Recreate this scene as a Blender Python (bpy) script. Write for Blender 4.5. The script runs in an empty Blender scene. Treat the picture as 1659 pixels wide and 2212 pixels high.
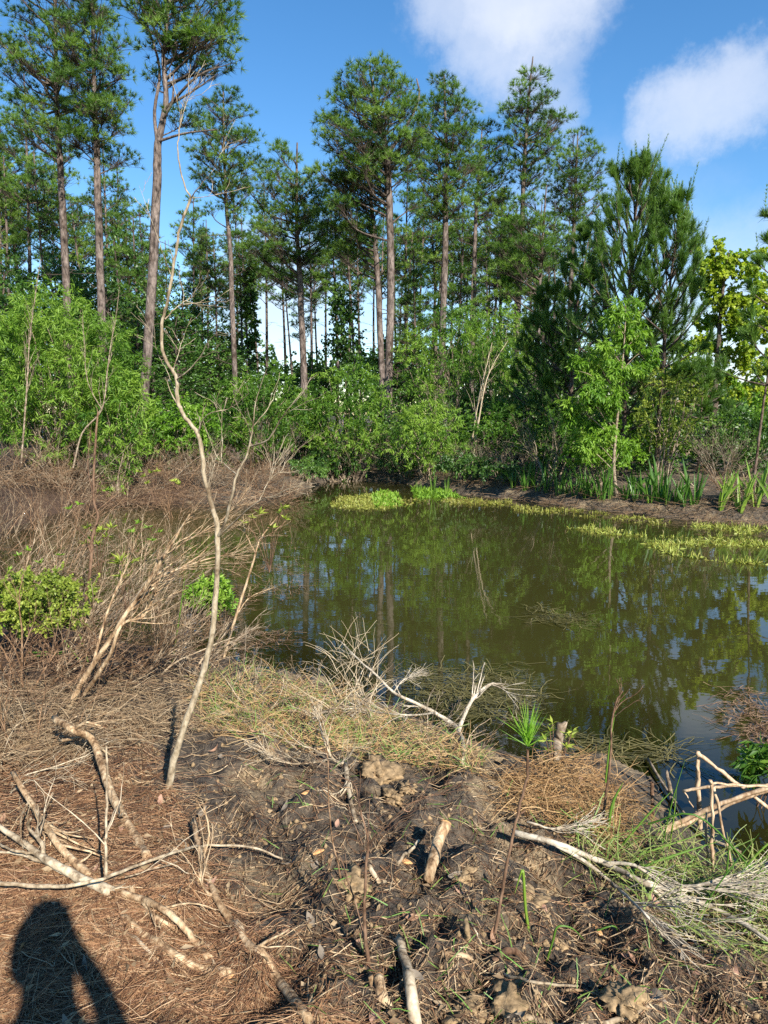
import bpy, math
import numpy as np
from mathutils import Vector

# ------------------------------------------------------------------ camera, sky, sun, exposure
SC = bpy.context.scene
COL = SC.collection
F = 1534.0                      # focal length in pixels of a 1659 x 2212 view of the photograph
CX, CY, HOR = 829.5, 1106.0, 895.0
CAMZ = 2.2                      # metres above the pond
PITCH = math.atan((CY - HOR) / F)
cam_d = bpy.data.cameras.new('camera')
cam = bpy.data.objects.new('camera', cam_d); COL.objects.link(cam)
cam.location = (0, 0, CAMZ); cam.rotation_euler = (math.pi/2 - PITCH, 0, 0)
cam_d.sensor_fit = 'VERTICAL'; cam_d.sensor_height = 34.6; cam_d.lens = 34.6 * F / 2212.0
cam_d.clip_start = 0.03; cam_d.clip_end = 3000
SC.camera = cam
SUN_EL = math.radians(34.5); SUN_AZ = math.radians(27)      # behind the camera, to its right
SUNV = np.array([math.sin(SUN_AZ)*math.cos(SUN_EL), -math.cos(SUN_AZ)*math.cos(SUN_EL), math.sin(SUN_EL)])
SC.view_settings.view_transform = 'Standard'; SC.view_settings.look = 'None'
SC.view_settings.gamma = 1.0; SC.view_settings.use_curve_mapping = False
SC.view_settings.exposure = 1.15
SC.cycles.use_denoising = False
SC.cycles.max_bounces = 4; SC.cycles.transparent_max_bounces = 4
SC.cycles.diffuse_bounces = 2; SC.cycles.glossy_bounces = 2; SC.cycles.transmission_bounces = 2
SC.cycles.caustics_reflective = False; SC.cycles.caustics_refractive = False
SC.cycles.sample_clamp_indirect = 6

def ray(x, y):
    a = (x - CX)/F; b = (y - CY)/F
    return np.array([a, math.cos(PITCH) - b*math.sin(PITCH), -(math.sin(PITCH) + b*math.cos(PITCH))])
def at(x, y, Y):
    r = ray(x, y); return np.array([0, 0, CAMZ]) + r*(Y/r[1])
def on_z(x, y, z):
    r = ray(x, y); return np.array([0, 0, CAMZ]) + r*((z - CAMZ)/r[2])
def m_at(px, Y): return px*Y/F          # size in metres of px pixels at depth Y

sun_d = bpy.data.lights.new('sun', 'SUN'); sun_d.energy = 5.0; sun_d.angle = math.radians(0.53)
sun_d.color = (1.0, 0.945, 0.86)
sun = bpy.data.objects.new('sun', sun_d); COL.objects.link(sun)
sun.location = (8, -20, 20)
sun.rotation_euler = Vector((-SUNV[0], -SUNV[1], -SUNV[2])).to_track_quat('-Z', 'Y').to_euler()

world = bpy.data.worlds.new('World'); SC.world = world; world.use_nodes = True
def build_world():
    nt = world.node_tree; N = nt.nodes; Lk = nt.links
    N.clear()
    out = N.new('ShaderNodeOutputWorld'); bg = N.new('ShaderNodeBackground')
    sky = N.new('ShaderNodeTexSky'); sky.sky_type = 'NISHITA'; sky.sun_disc = False
    sky.sun_elevation = SUN_EL; sky.sun_rotation = math.pi - SUN_AZ
    sky.air_density = 1.0; sky.dust_density = 0.0; sky.ozone_density = 2.2; sky.altitude = 0
    hs = N.new('ShaderNodeHueSaturation'); hs.inputs['Saturation'].default_value = 1.28; hs.inputs['Value'].default_value = 0.96
    Lk.new(sky.outputs[0], hs.inputs['Color'])
    tc = N.new('ShaderNodeTexCoord')
    nrm = N.new('ShaderNodeVectorMath'); nrm.operation = 'NORMALIZE'; Lk.new(tc.outputs['Generated'], nrm.inputs[0])
    def noise(scale, det, rough):
        n = N.new('ShaderNodeTexNoise'); n.inputs['Scale'].default_value = scale
        n.inputs['Detail'].default_value = det; n.inputs['Roughness'].default_value = rough
        Lk.new(nrm.outputs[0], n.inputs['Vector']); return n
    warp = noise(6.0, 8, 0.66)
    sub = N.new('ShaderNodeVectorMath'); sub.operation = 'SUBTRACT'; sub.inputs[1].default_value = (.5, .5, .5)
    Lk.new(warp.outputs['Color'], sub.inputs[0])
    sc = N.new('ShaderNodeVectorMath'); sc.operation = 'SCALE'; sc.inputs['Scale'].default_value = 0.18
    Lk.new(sub.outputs[0], sc.inputs[0])
    add = N.new('ShaderNodeVectorMath'); add.operation = 'ADD'
    Lk.new(nrm.outputs[0], add.inputs[0]); Lk.new(sc.outputs[0], add.inputs[1])
    nd = N.new('ShaderNodeVectorMath'); nd.operation = 'NORMALIZE'; Lk.new(add.outputs[0], nd.inputs[0])
    acc = None
    # soft cumulus: (x, y, radius in pixels, strength)
    for x, y, r, s in [(1130, 10, 190, 1.0), (1000, -40, 150, .8), (1230, 40, 95, .6), (1170, 160, 110, .5), (1060, 100, 130, .75),
                       (1540, 220, 118, .8), (1500, 275, 80, .45),
                       (600, 640, 190, .7), (760, 690, 170, .4), (1250, 560, 300, .25), (1600, 800, 330, .7), (1100, 640, 220, .4), (100, 830, 300, .3)]:
        c = ray(x, y); c = c/np.linalg.norm(c)
        d = N.new('ShaderNodeVectorMath'); d.operation = 'DOT_PRODUCT'; d.inputs[1].default_value = tuple(c)
        Lk.new(nd.outputs[0], d.inputs[0])
        mr = N.new('ShaderNodeMapRange'); mr.interpolation_type = 'SMOOTHSTEP'
        r *= .9; s *= .88
        mr.inputs['From Min'].default_value = math.cos(1.1*r/F); mr.inputs['From Max'].default_value = 1.0
        mr.inputs['To Max'].default_value = s
        Lk.new(d.outputs['Value'], mr.inputs['Value'])
        if acc is None: acc = mr.outputs[0]
        else:
            m = N.new('ShaderNodeMath'); m.operation = 'MAXIMUM'; Lk.new(acc, m.inputs[0]); Lk.new(mr.outputs[0], m.inputs[1]); acc = m.outputs[0]
    # thin scattered cloud over the whole sky
    n2 = noise(2.6, 7, 0.58)
    mr = N.new('ShaderNodeMapRange'); mr.interpolation_type = 'SMOOTHSTEP'
    mr.inputs['From Min'].default_value = .58; mr.inputs['From Max'].default_value = .95; mr.inputs['To Max'].default_value = .5
    Lk.new(n2.outputs['Fac'], mr.inputs['Value'])
    m = N.new('ShaderNodeMath'); m.operation = 'MAXIMUM'; Lk.new(acc, m.inputs[0]); Lk.new(mr.outputs[0], m.inputs[1])
    n3 = noise(9.0, 6, 0.6)
    mr3 = N.new('ShaderNodeMapRange'); mr3.inputs['From Min'].default_value = .3; mr3.inputs['From Max'].default_value = .7
    mr3.inputs['To Min'].default_value = .72; mr3.inputs['To Max'].default_value = 1.0
    Lk.new(n3.outputs['Fac'], mr3.inputs['Value'])
    mm = N.new('ShaderNodeMath'); mm.operation = 'MULTIPLY'; Lk.new(m.outputs[0], mm.inputs[0]); Lk.new(mr3.outputs[0], mm.inputs[1])
    mix = N.new('ShaderNodeMix'); mix.data_type = 'RGBA'
    Lk.new(mm.outputs[0], mix.inputs['Factor']); Lk.new(hs.outputs[0], mix.inputs[6])
    mix.inputs[7].default_value = (4.5, 4.75, 5.3, 1)
    Lk.new(mix.outputs[2], bg.inputs['Color']); bg.inputs['Strength'].default_value = 0.095
    Lk.new(bg.outputs[0], out.inputs['Surface'])
build_world()

# ------------------------------------------------------------------ numeric helpers
rng = np.random.default_rng(11)
def U(a, b, *s): return rng.uniform(a, b, s if s else None)
def nz(v): return v/np.maximum(np.linalg.norm(v, axis=-1, keepdims=True), 1e-9)
_perm = np.random.default_rng(3).random((256, 256))
def vnoise(x, y, s=1.0, o=0):
    x = np.asarray(x)*s + 37.7*o; y = np.asarray(y)*s + 11.3*o
    xi = np.floor(x).astype(int); yi = np.floor(y).astype(int); fx = x-xi; fy = y-yi
    fx = fx*fx*(3-2*fx); fy = fy*fy*(3-2*fy)
    g = lambda i, j: _perm[i % 256, j % 256]
    return (g(xi, yi)*(1-fx)+g(xi+1, yi)*fx)*(1-fy) + (g(xi, yi+1)*(1-fx)+g(xi+1, yi+1)*fx)*fy
def fbm(x, y, s, oct=4, o=0):
    v = 0; a = .5; t = 0
    for k in range(oct): v = v + a*vnoise(x, y, s*2**k, o+k); t += a; a *= .55
    return v/t
def sstep(a, b, x): t = np.clip((x-a)/(b-a), 0, 1); return t*t*(3-2*t)

def raw_mesh(name, V, Fs, tint=None, smooth=False):
    V = np.ascontiguousarray(V, np.float32); me = bpy.data.meshes.new(name)
    idx = np.concatenate([f.ravel() for f in Fs]).astype(np.int32)
    tot = np.concatenate([np.full(len(f), f.shape[1], np.int32) for f in Fs])
    st = np.concatenate([[0], np.cumsum(tot)[:-1]]).astype(np.int32)
    me.vertices.add(len(V)); me.vertices.foreach_set('co', V.ravel())
    me.loops.add(len(idx)); me.loops.foreach_set('vertex_index', idx)
    me.polygons.add(len(tot)); me.polygons.foreach_set('loop_start', st)
    if smooth: me.polygons.foreach_set('use_smooth', np.ones(len(tot), bool))
    me.update(calc_edges=True)
    if tint is not None:
        a = me.attributes.new('tint', 'FLOAT', 'POINT'); a.data.foreach_set('value', np.ascontiguousarray(tint, np.float32))
    return me

class Acc:
    def __init__(s): s.V = []; s.F = {3: [], 4: []}; s.T = []; s.n = 0
    def add(s, VF, t=0.5):
        V, Fc = VF
        V = V.reshape(-1, 3); s.V.append(V)
        for f in (Fc if isinstance(Fc, list) else [Fc]):
            if len(f): s.F[f.shape[1]].append(f + s.n)
        t = np.asarray(t, float)
        s.T.append(np.full(len(V), float(t)) if t.ndim == 0 else np.repeat(t.ravel(), len(V)//t.size))
        s.n += len(V); return s
    def mesh(s, name, smooth=False):
        Fs = [np.concatenate(v) for v in s.F.values() if v]
        return raw_mesh(name, np.concatenate(s.V), Fs, np.concatenate(s.T), smooth)
    def obj(s, name, mat, parent=None, smooth=False, origin=None):
        if origin is not None:
            o0 = np.asarray(origin); s.V = [v - o0 for v in s.V]
        me = s.mesh(name, smooth); return link(name, me, mat, parent, origin)

def link(name, me, mat, parent=None, loc=None):
    if mat is not None and not me.materials: me.materials.append(mat)
    o = bpy.data.objects.new(name, me); COL.objects.link(o)
    if parent is not None: o.parent = parent
    elif loc is not None: o.location = loc
    return o
def tag(o, label=None, cat=None, group=None, kind=None):
    if label: o['label'] = label
    if cat: o['category'] = cat
    if group: o['group'] = group
    if kind: o['kind'] = kind
    return o
def thing(name, loc, label, cat, group=None):
    o = bpy.data.objects.new(name, None); COL.objects.link(o); o.location = loc; o.empty_display_size = .2
    return tag(o, label, cat, group)
def copy_tree(o, parent=None):
    c = o.copy(); COL.objects.link(c); c.parent = parent
    for ch in o.children: copy_tree(ch, c)
    return c

def tubes(P, R, k=5, cap=False):
    P = np.asarray(P, float); R = np.asarray(R, float)
    if P.ndim == 2: P = P[None]; R = R[None]
    Nn, n, _ = P.shape
    T = nz(np.gradient(P, axis=1))
    m = nz(T.mean(1)); ref = np.where(np.abs(m[:, 2:3]) > .8, np.array([[1., .1, 0]]), np.array([[0, 0, 1.]]))[:, None]
    B = nz(np.cross(T, np.broadcast_to(ref, T.shape))); Q = np.cross(B, T)
    a = np.arange(k)*2*np.pi/k
    V = P[:, :, None] + R[:, :, None, None]*(np.cos(a)[None, None, :, None]*B[:, :, None] + np.sin(a)[None, None, :, None]*Q[:, :, None])
    i = np.arange(Nn)[:, None, None]*n*k + np.arange(n-1)[None, :, None]*k
    j = np.arange(k)[None, None, :]; j2 = (j+1) % k
    Fq = np.stack([i+j, i+j2, i+k+j2, i+k+j], -1).reshape(-1, 4)
    if not cap: return V.reshape(-1, 3), Fq
    V = V.reshape(-1, 3); ft = []; extra = []
    for q in range(Nn):
        for e in (0, n-1):
            c = len(V)+len(extra); extra.append(P[q, e]); b = q*n*k + e*k
            for jj in range(k):
                t = [b+jj, b+(jj+1) % k, c]; ft.append(t if e else t[::-1])
    return np.vstack([V, extra]), [Fq, np.array(ft)]

def ribbons(P, W, ref=None):
    P = np.asarray(P, float); W = np.asarray(W, float); Nn, n, _ = P.shape
    T = nz(np.gradient(P, axis=1))
    if ref is None: ref = nz(rng.normal(size=(Nn, 1, 3)))
    S = nz(np.cross(T, np.broadcast_to(ref, T.shape)))
    V = np.stack([P - S*W[..., None]/2, P + S*W[..., None]/2], 2)
    i = np.arange(Nn)[:, None]*n*2 + np.arange(n-1)[None]*2
    return V.reshape(-1, 3), np.stack([i, i+1, i+3, i+2], -1).reshape(-1, 4)

def grow(S, D, L, n=5, wig=.15, up=0.0):
    S = np.asarray(S, float); d = nz(np.asarray(D, float)); L = np.broadcast_to(np.asarray(L, float), (len(S),))
    P = [S]; z = np.array([0, 0, 1.])
    for i in range(n-1):
        P.append(P[-1] + d*(L/(n-1))[:, None]); d = nz(d + wig*rng.normal(size=d.shape) + up*z)
    return np.stack(P, 1)
def sample_on(P, R, t, q):
    n = P.shape[1]; x = t*(n-1); i = np.minimum(x.astype(int), n-2); f = (x-i)[:, None]
    p = P[q, i]*(1-f) + P[q, i+1]*f; d = nz(P[q, i+1]-P[q, i]); r = R[q, i]*(1-f[:, 0]) + R[q, i+1]*f[:, 0]
    return p, d, r
def taper(Nn, n, r0, r1=.25):
    return np.asarray(r0, float).reshape(-1, 1)*np.linspace(1, r1, n)[None]*np.ones((Nn, 1))
def branch_off(P, R, count, lfac, spread, n=5, wig=.16, up=0.0, tmin=.2, tmax=.98, rfac=.6, bias=None):
    q = rng.integers(0, len(P), count); t = U(tmin, tmax, count)
    p, d, r = sample_on(P, R, t, q)
    nd = nz(d + spread*nz(rng.normal(size=d.shape)) + (0 if bias is None else np.asarray(bias)))
    L = lfac*(1.15-t)*U(.6, 1.3, count)
    C = grow(p, nd, L, n, wig, up); return C, taper(count, n, np.maximum(r*rfac, .0008), .3)
def smooth_path(pts, m=4):
    p = np.asarray(pts, float); n = len(p)
    if n < 3: return np.linspace(p[0], p[-1], 2+m)
    e = np.vstack([2*p[0]-p[1], p, 2*p[-1]-p[-2]]); out = []
    for i in range(n-1):
        a, b, c, d = e[i:i+4]
        for t in np.linspace(0, 1, m, endpoint=False):
            out.append(.5*((2*b)+(c-a)*t+(2*a-5*b+4*c-d)*t*t+(3*b-a-3*c+d)*t**3))
    out.append(p[-1]); return np.array(out)

def tufts(C, D, k, L, w, spread):
    n = len(C)
    d = nz(nz(D)[:, None] + spread*rng.normal(size=(n, k, 3))); s = nz(np.cross(d, rng.normal(size=(n, k, 3))))
    L = np.broadcast_to(np.asarray(L, float).reshape(-1, 1), (n, 1))
    b = np.broadcast_to(C[:, None], d.shape); l = (L*U(.7, 1.1, n, k))[..., None]
    V = np.stack([b-s*w/2, b+s*w/2, b+d*l], 2).reshape(-1, 3)
    return V, np.arange(n*k*3).reshape(-1, 3)
def leaf_quads(B, D, L, W, flat=.7, fold=.12):
    n = len(B); d = nz(D); L = np.broadcast_to(np.asarray(L, float), (n,))[:, None]; W = np.broadcast_to(np.asarray(W, float), (n,))[:, None]
    s = nz(np.cross(d, np.array([0, 0, 1.])*flat + rng.normal(size=(n, 3))*(1-flat*.5))); nn = np.cross(s, d)
    V = np.stack([B, B+d*L*.42+s*W/2+nn*W*fold, B+d*L-nn*L*.08, B+d*L*.42-s*W/2+nn*W*fold], 1).reshape(-1, 3)
    i = np.arange(n)*4
    return V, np.concatenate([np.stack([i, i+1, i+2], -1), np.stack([i, i+2, i+3], -1)])

# ------------------------------------------------------------------ materials
def new_mat(name):
    m = bpy.data.materials.new(name); m.use_nodes = True; N = m.node_tree.nodes; N.clear()
    o = N.new('ShaderNodeOutputMaterial'); return m, N, m.node_tree.links, o
def ramp(N, stops, interp='LINEAR'):
    r = N.new('ShaderNodeValToRGB'); e = r.color_ramp.elements; r.color_ramp.interpolation = interp
    while len(e) < len(stops): e.new(.5)
    for i, (p, c) in enumerate(stops): e[i].position = p; e[i].color = (*c, 1)
    return r
def foliage_mat(name, stops, trans=.3, rough=.5, spec=.3, tcol=1.6):
    m, N, Lk, o = new_mat(name)
    at_ = N.new('ShaderNodeAttribute'); at_.attribute_name = 'tint'
    oi = N.new('ShaderNodeObjectInfo')
    ma = N.new('ShaderNodeMath'); ma.operation = 'MULTIPLY_ADD'; ma.inputs[1].default_value = .22; ma.inputs[2].default_value = -.11
    Lk.new(oi.outputs['Random'], ma.inputs[0])
    ad = N.new('ShaderNodeMath'); ad.operation = 'ADD'; ad.use_clamp = True
    Lk.new(at_.outputs['Fac'], ad.inputs[0]); Lk.new(ma.outputs[0], ad.inputs[1])
    r = ramp(N, stops); Lk.new(ad.outputs[0], r.inputs[0])
    b = N.new('ShaderNodeBsdfPrincipled'); Lk.new(r.outputs[0], b.inputs['Base Color'])
    b.inputs['Roughness'].default_value = rough; b.inputs['Specular IOR Level'].default_value = spec
    t = N.new('ShaderNodeBsdfTranslucent')
    g = N.new('ShaderNodeMix'); g.data_type = 'RGBA'; g.blend_type = 'MULTIPLY'; g.inputs['Factor'].default_value = 1
    Lk.new(r.outputs[0], g.inputs[6]); g.inputs[7].default_value = (tcol*1.0, tcol*1.05, tcol*.45, 1)
    Lk.new(g.outputs[2], t.inputs['Color'])
    mx = N.new('ShaderNodeMixShader'); mx.inputs[0].default_value = trans
    Lk.new(b.outputs[0], mx.inputs[1]); Lk.new(t.outputs[0], mx.inputs[2]); Lk.new(mx.outputs[0], o.inputs['Surface'])
    return m
def bark_mat(name, c0, c1, c2, scale=(14, 14, 3), bump=.5, rough=.85, dist=.02, stain=7.0):
    m, N, Lk, o = new_mat(name)
    tc = N.new('ShaderNodeTexCoord'); mp = N.new('ShaderNodeMapping'); mp.inputs['Scale'].default_value = scale
    Lk.new(tc.outputs['Object'], mp.inputs[0])
    v = N.new('ShaderNodeTexVoronoi'); v.feature = 'DISTANCE_TO_EDGE'; v.inputs['Scale'].default_value = 1.0
    n = N.new('ShaderNodeTexNoise'); n.inputs['Scale'].default_value = .8; n.inputs['Detail'].default_value = 6; n.inputs['Roughness'].default_value = .65
    wv = N.new('ShaderNodeVectorMath'); wv.operation = 'ADD'
    Lk.new(mp.outputs[0], n.inputs['Vector']); Lk.new(mp.outputs[0], wv.inputs[0]); Lk.new(n.outputs['Color'], wv.inputs[1]); Lk.new(wv.outputs[0], v.inputs['Vector'])
    r = ramp(N, [(.02, c0), (.2, c1), (.5, c2)])
    mul = N.new('ShaderNodeMath'); mul.operation = 'MULTIPLY_ADD'; mul.inputs[1].default_value = .6
    sc = N.new('ShaderNodeMath'); sc.operation = 'MULTIPLY_ADD'; sc.inputs[1].default_value = 1.5; sc.inputs[2].default_value = -.55
    Lk.new(n.outputs['Fac'], sc.inputs[0]); Lk.new(v.outputs['Distance'], mul.inputs[0]); Lk.new(sc.outputs[0], mul.inputs[2])
    at_ = N.new('ShaderNodeAttribute'); at_.attribute_name = 'tint'
    m2 = N.new('ShaderNodeMath'); m2.operation = 'MULTIPLY_ADD'; m2.inputs[1].default_value = .5; m2.inputs[2].default_value = -.25
    Lk.new(at_.outputs['Fac'], m2.inputs[0]); ad = N.new('ShaderNodeMath'); ad.operation = 'ADD'; Lk.new(mul.outputs[0], ad.inputs[0]); Lk.new(m2.outputs[0], ad.inputs[1])
    Lk.new(ad.outputs[0], r.inputs[0])
    ns = N.new('ShaderNodeTexNoise'); ns.inputs['Scale'].default_value = stain; ns.inputs['Detail'].default_value = 5; ns.inputs['Roughness'].default_value = .7
    Lk.new(tc.outputs['Object'], ns.inputs['Vector']); rs = ramp(N, [(.36, (.42, .36, .30)), (.5, (.9, .88, .85)), (.66, (1.12, 1.1, 1.06))]); Lk.new(ns.outputs['Fac'], rs.inputs[0])
    ms = N.new('ShaderNodeMix'); ms.data_type = 'RGBA'; ms.blend_type = 'MULTIPLY'; ms.inputs['Factor'].default_value = 1; Lk.new(r.outputs[0], ms.inputs[6]); Lk.new(rs.outputs[0], ms.inputs[7])
    b = N.new('ShaderNodeBsdfPrincipled'); Lk.new(ms.outputs[2], b.inputs['Base Color']); b.inputs['Roughness'].default_value = rough
    b.inputs['Specular IOR Level'].default_value = .2
    bp = N.new('ShaderNodeBump'); bp.inputs['Strength'].default_value = bump; bp.inputs['Distance'].default_value = dist
    Lk.new(mul.outputs[0], bp.inputs['Height']); Lk.new(bp.outputs[0], b.inputs['Normal']); Lk.new(b.outputs[0], o.inputs['Surface'])
    return m
def plain_mat(name, col, rough=.6, spec=.3, var=.25, scale=30):
    m, N, Lk, o = new_mat(name)
    tc = N.new('ShaderNodeTexCoord'); n = N.new('ShaderNodeTexNoise'); n.inputs['Scale'].default_value = scale; n.inputs['Detail'].default_value = 5
    Lk.new(tc.outputs['Object'], n.inputs['Vector'])
    r = ramp(N, [(.3, tuple(c*(1-var) for c in col)), (.7, tuple(min(1, c*(1+var)) for c in col))]); Lk.new(n.outputs['Fac'], r.inputs[0])
    b = N.new('ShaderNodeBsdfPrincipled'); Lk.new(r.outputs[0], b.inputs['Base Color']); b.inputs['Roughness'].default_value = rough
    b.inputs['Specular IOR Level'].default_value = spec
    bp = N.new('ShaderNodeBump'); bp.inputs['Strength'].default_value = .6; bp.inputs['Distance'].default_value = .01
    Lk.new(n.outputs['Fac'], bp.inputs['Height']); Lk.new(bp.outputs[0], b.inputs['Normal'])
    Lk.new(b.outputs[0], o.inputs['Surface']); return m

M = {}
M['needle'] = foliage_mat('pine_needles', [(0, (.036, .078, .014)), (.5, (.086, .170, .026)), (1, (.170, .265, .045))], .34, .45, .3)
M['needle_young'] = foliage_mat('young_pine_needles', [(0, (.036, .085, .017)), (.5, (.085, .165, .027)), (1, (.145, .235, .042))], .30, .42, .35)
M['weed'] = foliage_mat('sodden_weed', [(0, (.030, .026, .010)), (.6, (.095, .085, .028)), (1, (.19, .16, .06))], .1)
M['seedling'] = foliage_mat('seedling_needles', [(0, (.12, .28, .02)), (1, (.24, .42, .05))], .35)
M['willow'] = foliage_mat('willow_leaf', [(0, (.040, .105, .012)), (.5, (.110, .215, .022)), (1, (.215, .330, .045))], .40)
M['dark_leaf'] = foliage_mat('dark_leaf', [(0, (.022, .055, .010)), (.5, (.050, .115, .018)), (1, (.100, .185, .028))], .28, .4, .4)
M['lime_leaf'] = foliage_mat('lime_leaf', [(0, (.085, .190, .014)), (.5, (.150, .275, .024)), (1, (.225, .345, .045))], .36)
M['yellow_leaf'] = foliage_mat('yellow_green_leaf', [(0, (.120, .170, .022)), (.5, (.230, .285, .040)), (1, (.36, .40, .07))], .34)
M['sycamore'] = foliage_mat('sycamore_leaf', [(0, (.075, .165, .014)), (.5, (.165, .27, .024)), (1, (.34, .40, .050))], .45)
M['iris'] = foliage_mat('iris_blade', [(0, (.035, .090, .016)), (.5, (.075, .170, .022)), (1, (.20, .30, .04))], .30, .4, .4)
M['mat_plant'] = foliage_mat('water_plant', [(0, (.16, .13, .03)), (.45, (.25, .26, .05)), (1, (.36, .42, .09))], .3)
M['grass'] = foliage_mat('green_grass', [(0, (.30, .24, .12)), (.45, (.20, .25, .06)), (1, (.13, .26, .05))], .3)
M['straw'] = foliage_mat('dead_straw', [(0, (.12, .072, .038)), (.5, (.31, .22, .125)), (1, (.52, .42, .28))], .2, .6, .2, 1.0)
M['orange_straw'] = foliage_mat('orange_straw', [(0, (.13, .065, .025)), (.5, (.35, .205, .085)), (1, (.52, .37, .19))], .2, .6, .2, 1.0)
M['pine_straw'] = foliage_mat('pine_straw', [(0, (.035, .018, .011)), (.45, (.165, .082, .042)), (.8, (.29, .155, .075)), (1, (.42, .28, .16))], .12, .6, .2, 1.0)
M['pine_bark'] = bark_mat('pine_bark', (.028, .021, .018), (.105, .083, .071), (.215, .172, .150), (11, 11, 4), .8, .9, .04, 1.6)
M['limb'] = bark_mat('pine_limb', (.025, .02, .016), (.075, .058, .045), (.14, .11, .09), (20, 20, 20), .3)
M['young_bark'] = bark_mat('young_pine_bark', (.04, .028, .02), (.11, .075, .055), (.20, .15, .12), (20, 20, 8), .5)
M['pale_bark'] = bark_mat('pale_sapling_bark', (.11, .085, .055), (.27, .215, .140), (.42, .36, .26), (40, 40, 22), .25, .8, .004)
M['dead_pale'] = bark_mat('dead_pale_twig', (.13, .095, .06), (.31, .245, .165), (.50, .42, .30), (40, 40, 25), .25, .85, .003)
M['brush'] = bark_mat('brush_stem', (.08, .05, .028), (.215, .150, .092), (.41, .325, .22), (40, 40, 25), .25, .85, .003)
M['dead_tan'] = bark_mat('dead_tan_branch', (.09, .052, .028), (.29, .19, .105), (.50, .385, .245), (34, 34, 12), .8, .85, .008)
M['dead_red'] = bark_mat('dead_red_twig', (.055, .030, .016), (.165, .095, .050), (.31, .205, .125), (30, 30, 20), .25, .85, .003)
M['dead_grey'] = bark_mat('dead_grey_twig', (.075, .055, .036), (.205, .158, .108), (.37, .305, .225), (30, 30, 20), .25, .85, .003)
M['white_twig'] = bark_mat('bleached_twig', (.17, .14, .10), (.36, .31, .235), (.53, .47, .37), (50, 50, 30), .2, .8, .002)
M['brown_stem'] = bark_mat('brown_stem', (.05, .03, .02), (.13, .075, .045), (.22, .14, .09), (40, 40, 20), .3, .8, .003)
M['reed'] = bark_mat('dry_reed', (.20, .12, .065), (.38, .26, .155), (.52, .39, .26), (60, 60, 6), .2, .6, .002)
M['wood_cut'] = plain_mat('fresh_cut_wood', (.52, .27, .11), .7, .2, .25, 60)
M['clay'] = plain_mat('tan_clay', (.22, .152, .082), .95, .1, .5, 45)
M['dead_leaf'] = plain_mat('dead_leaf', (.26, .15, .09), .6, .3, .35, 25)
M['pink_leaf'] = plain_mat('pinkish_dead_leaf', (.31, .18, .12), .6, .25, .25, 20)
M['grey_leaf'] = plain_mat('weathered_leaf', (.19, .155, .115), .8, .15, .35, 25)

# ------------------------------------------------------------------ ground and pond
shore_px = [(-160, 1300), (-40, 1335), (120, 1350), (260, 1385), (400, 1415), (500, 1425), (580, 1452), (680, 1478), (770, 1505), (860, 1532),
            (940, 1575), (1040, 1618), (1150, 1655), (1230, 1650), (1300, 1632), (1390, 1680), (1425, 1750), (1480, 1830), (1640, 1890), (1850, 1960)]
far_px = [(2100, 1168), (1800, 1146), (1659, 1136), (1520, 1126), (1380, 1111), (1250, 1096), (1120, 1080), (1000, 1067), (910, 1052), (860, 1041), (770, 1037),
          (705, 1042), (655, 1060), (560, 1086), (420, 1087), (250, 1092), (100, 1112), (0, 1150), (-120, 1210)]
POND = np.array([on_z(x, y, 0)[:2] for x, y in shore_px] + [(9.5, 2.0), (13, 6)] + [on_z(x, y, 0)[:2] for x, y in far_px])
def shore_dist(X, Y):
    X = np.asarray(X, float); Y = np.asarray(Y, float)
    d2 = np.full(X.shape, 1e9); ins = np.zeros(X.shape, bool); n = len(POND)
    for i in range(n):
        a = POND[i]; b = POND[(i+1) % n]; e = b-a
        t = np.clip(((X-a[0])*e[0]+(Y-a[1])*e[1])/(e@e), 0, 1)
        d2 = np.minimum(d2, (X-a[0]-t*e[0])**2+(Y-a[1]-t*e[1])**2)
        c = (a[1] > Y) != (b[1] > Y)
        ins ^= c & (X < (b[0]-a[0])*(Y-a[1])/(b[1]-a[1]+1e-12)+a[0])
    d = np.sqrt(d2); return np.where(ins, d, -d)
def terrain(X, Y):
    sd = shore_dist(X, Y) + .28*(fbm(X, Y, 1.5, 3, 5)-.5)
    d = np.maximum(-sd, 0); w = np.maximum(sd, 0); far = sstep(7, 11, Y)
    near_h = .60*(1-np.exp(-d/1.25)); far_h = .34*(1-np.exp(-d/.35)) + .35*(1-np.exp(-d/7))
    land = near_h*(1-far) + far_h*far
    nearm = (1-sstep(6.5, 9, Y))*sstep(0, .5, d)
    r1 = fbm(X, Y, 1.1, 3, 1)-.5; r2 = fbm(X, Y, 3.6, 3, 2)-.5; r3 = fbm(X, Y, 11, 3, 3)-.5
    ridge = 1-np.abs(2*fbm(X, Y, 7, 3, 9)-1)
    straw = sstep(-.3, -1.1, X+.25*(Y-2.2))           # the needle-covered left is smoother than the churned mud
    rough = 1-.65*straw
    land = land + nearm*(.17*r1 + .24*r2*rough + .12*r3*rough + .06*(ridge-.7)*rough + .04*(fbm(X, Y, 26, 3, 4)-.5)*rough)
    land = land + far*sstep(.1, 1.5, d)*.30*(fbm(X, Y, .8, 4, 6)-.5)
    land = land + sstep(0, .35, d)*.02 + .045*(fbm(X, Y, 6, 3, 8)-.5)*sstep(0, .15, d)
    hole = np.exp(-(((X+.35)/.5)**2 + ((Y-2.75)/.35)**2))*.10 + np.exp(-(((X-.55)/.35)**2+((Y-2.9)/.4)**2))*.06
    land = land - hole*(1-far)
    depth = -(.015 + .10*w + .25*sstep(.6, 3, w)) + .03*(fbm(X, Y, 5, 3, 8)-.5)*(w > 0)
    return np.where(sd > 0, depth, np.maximum(land, .012+.03*np.minimum(d, .3)))
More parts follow.
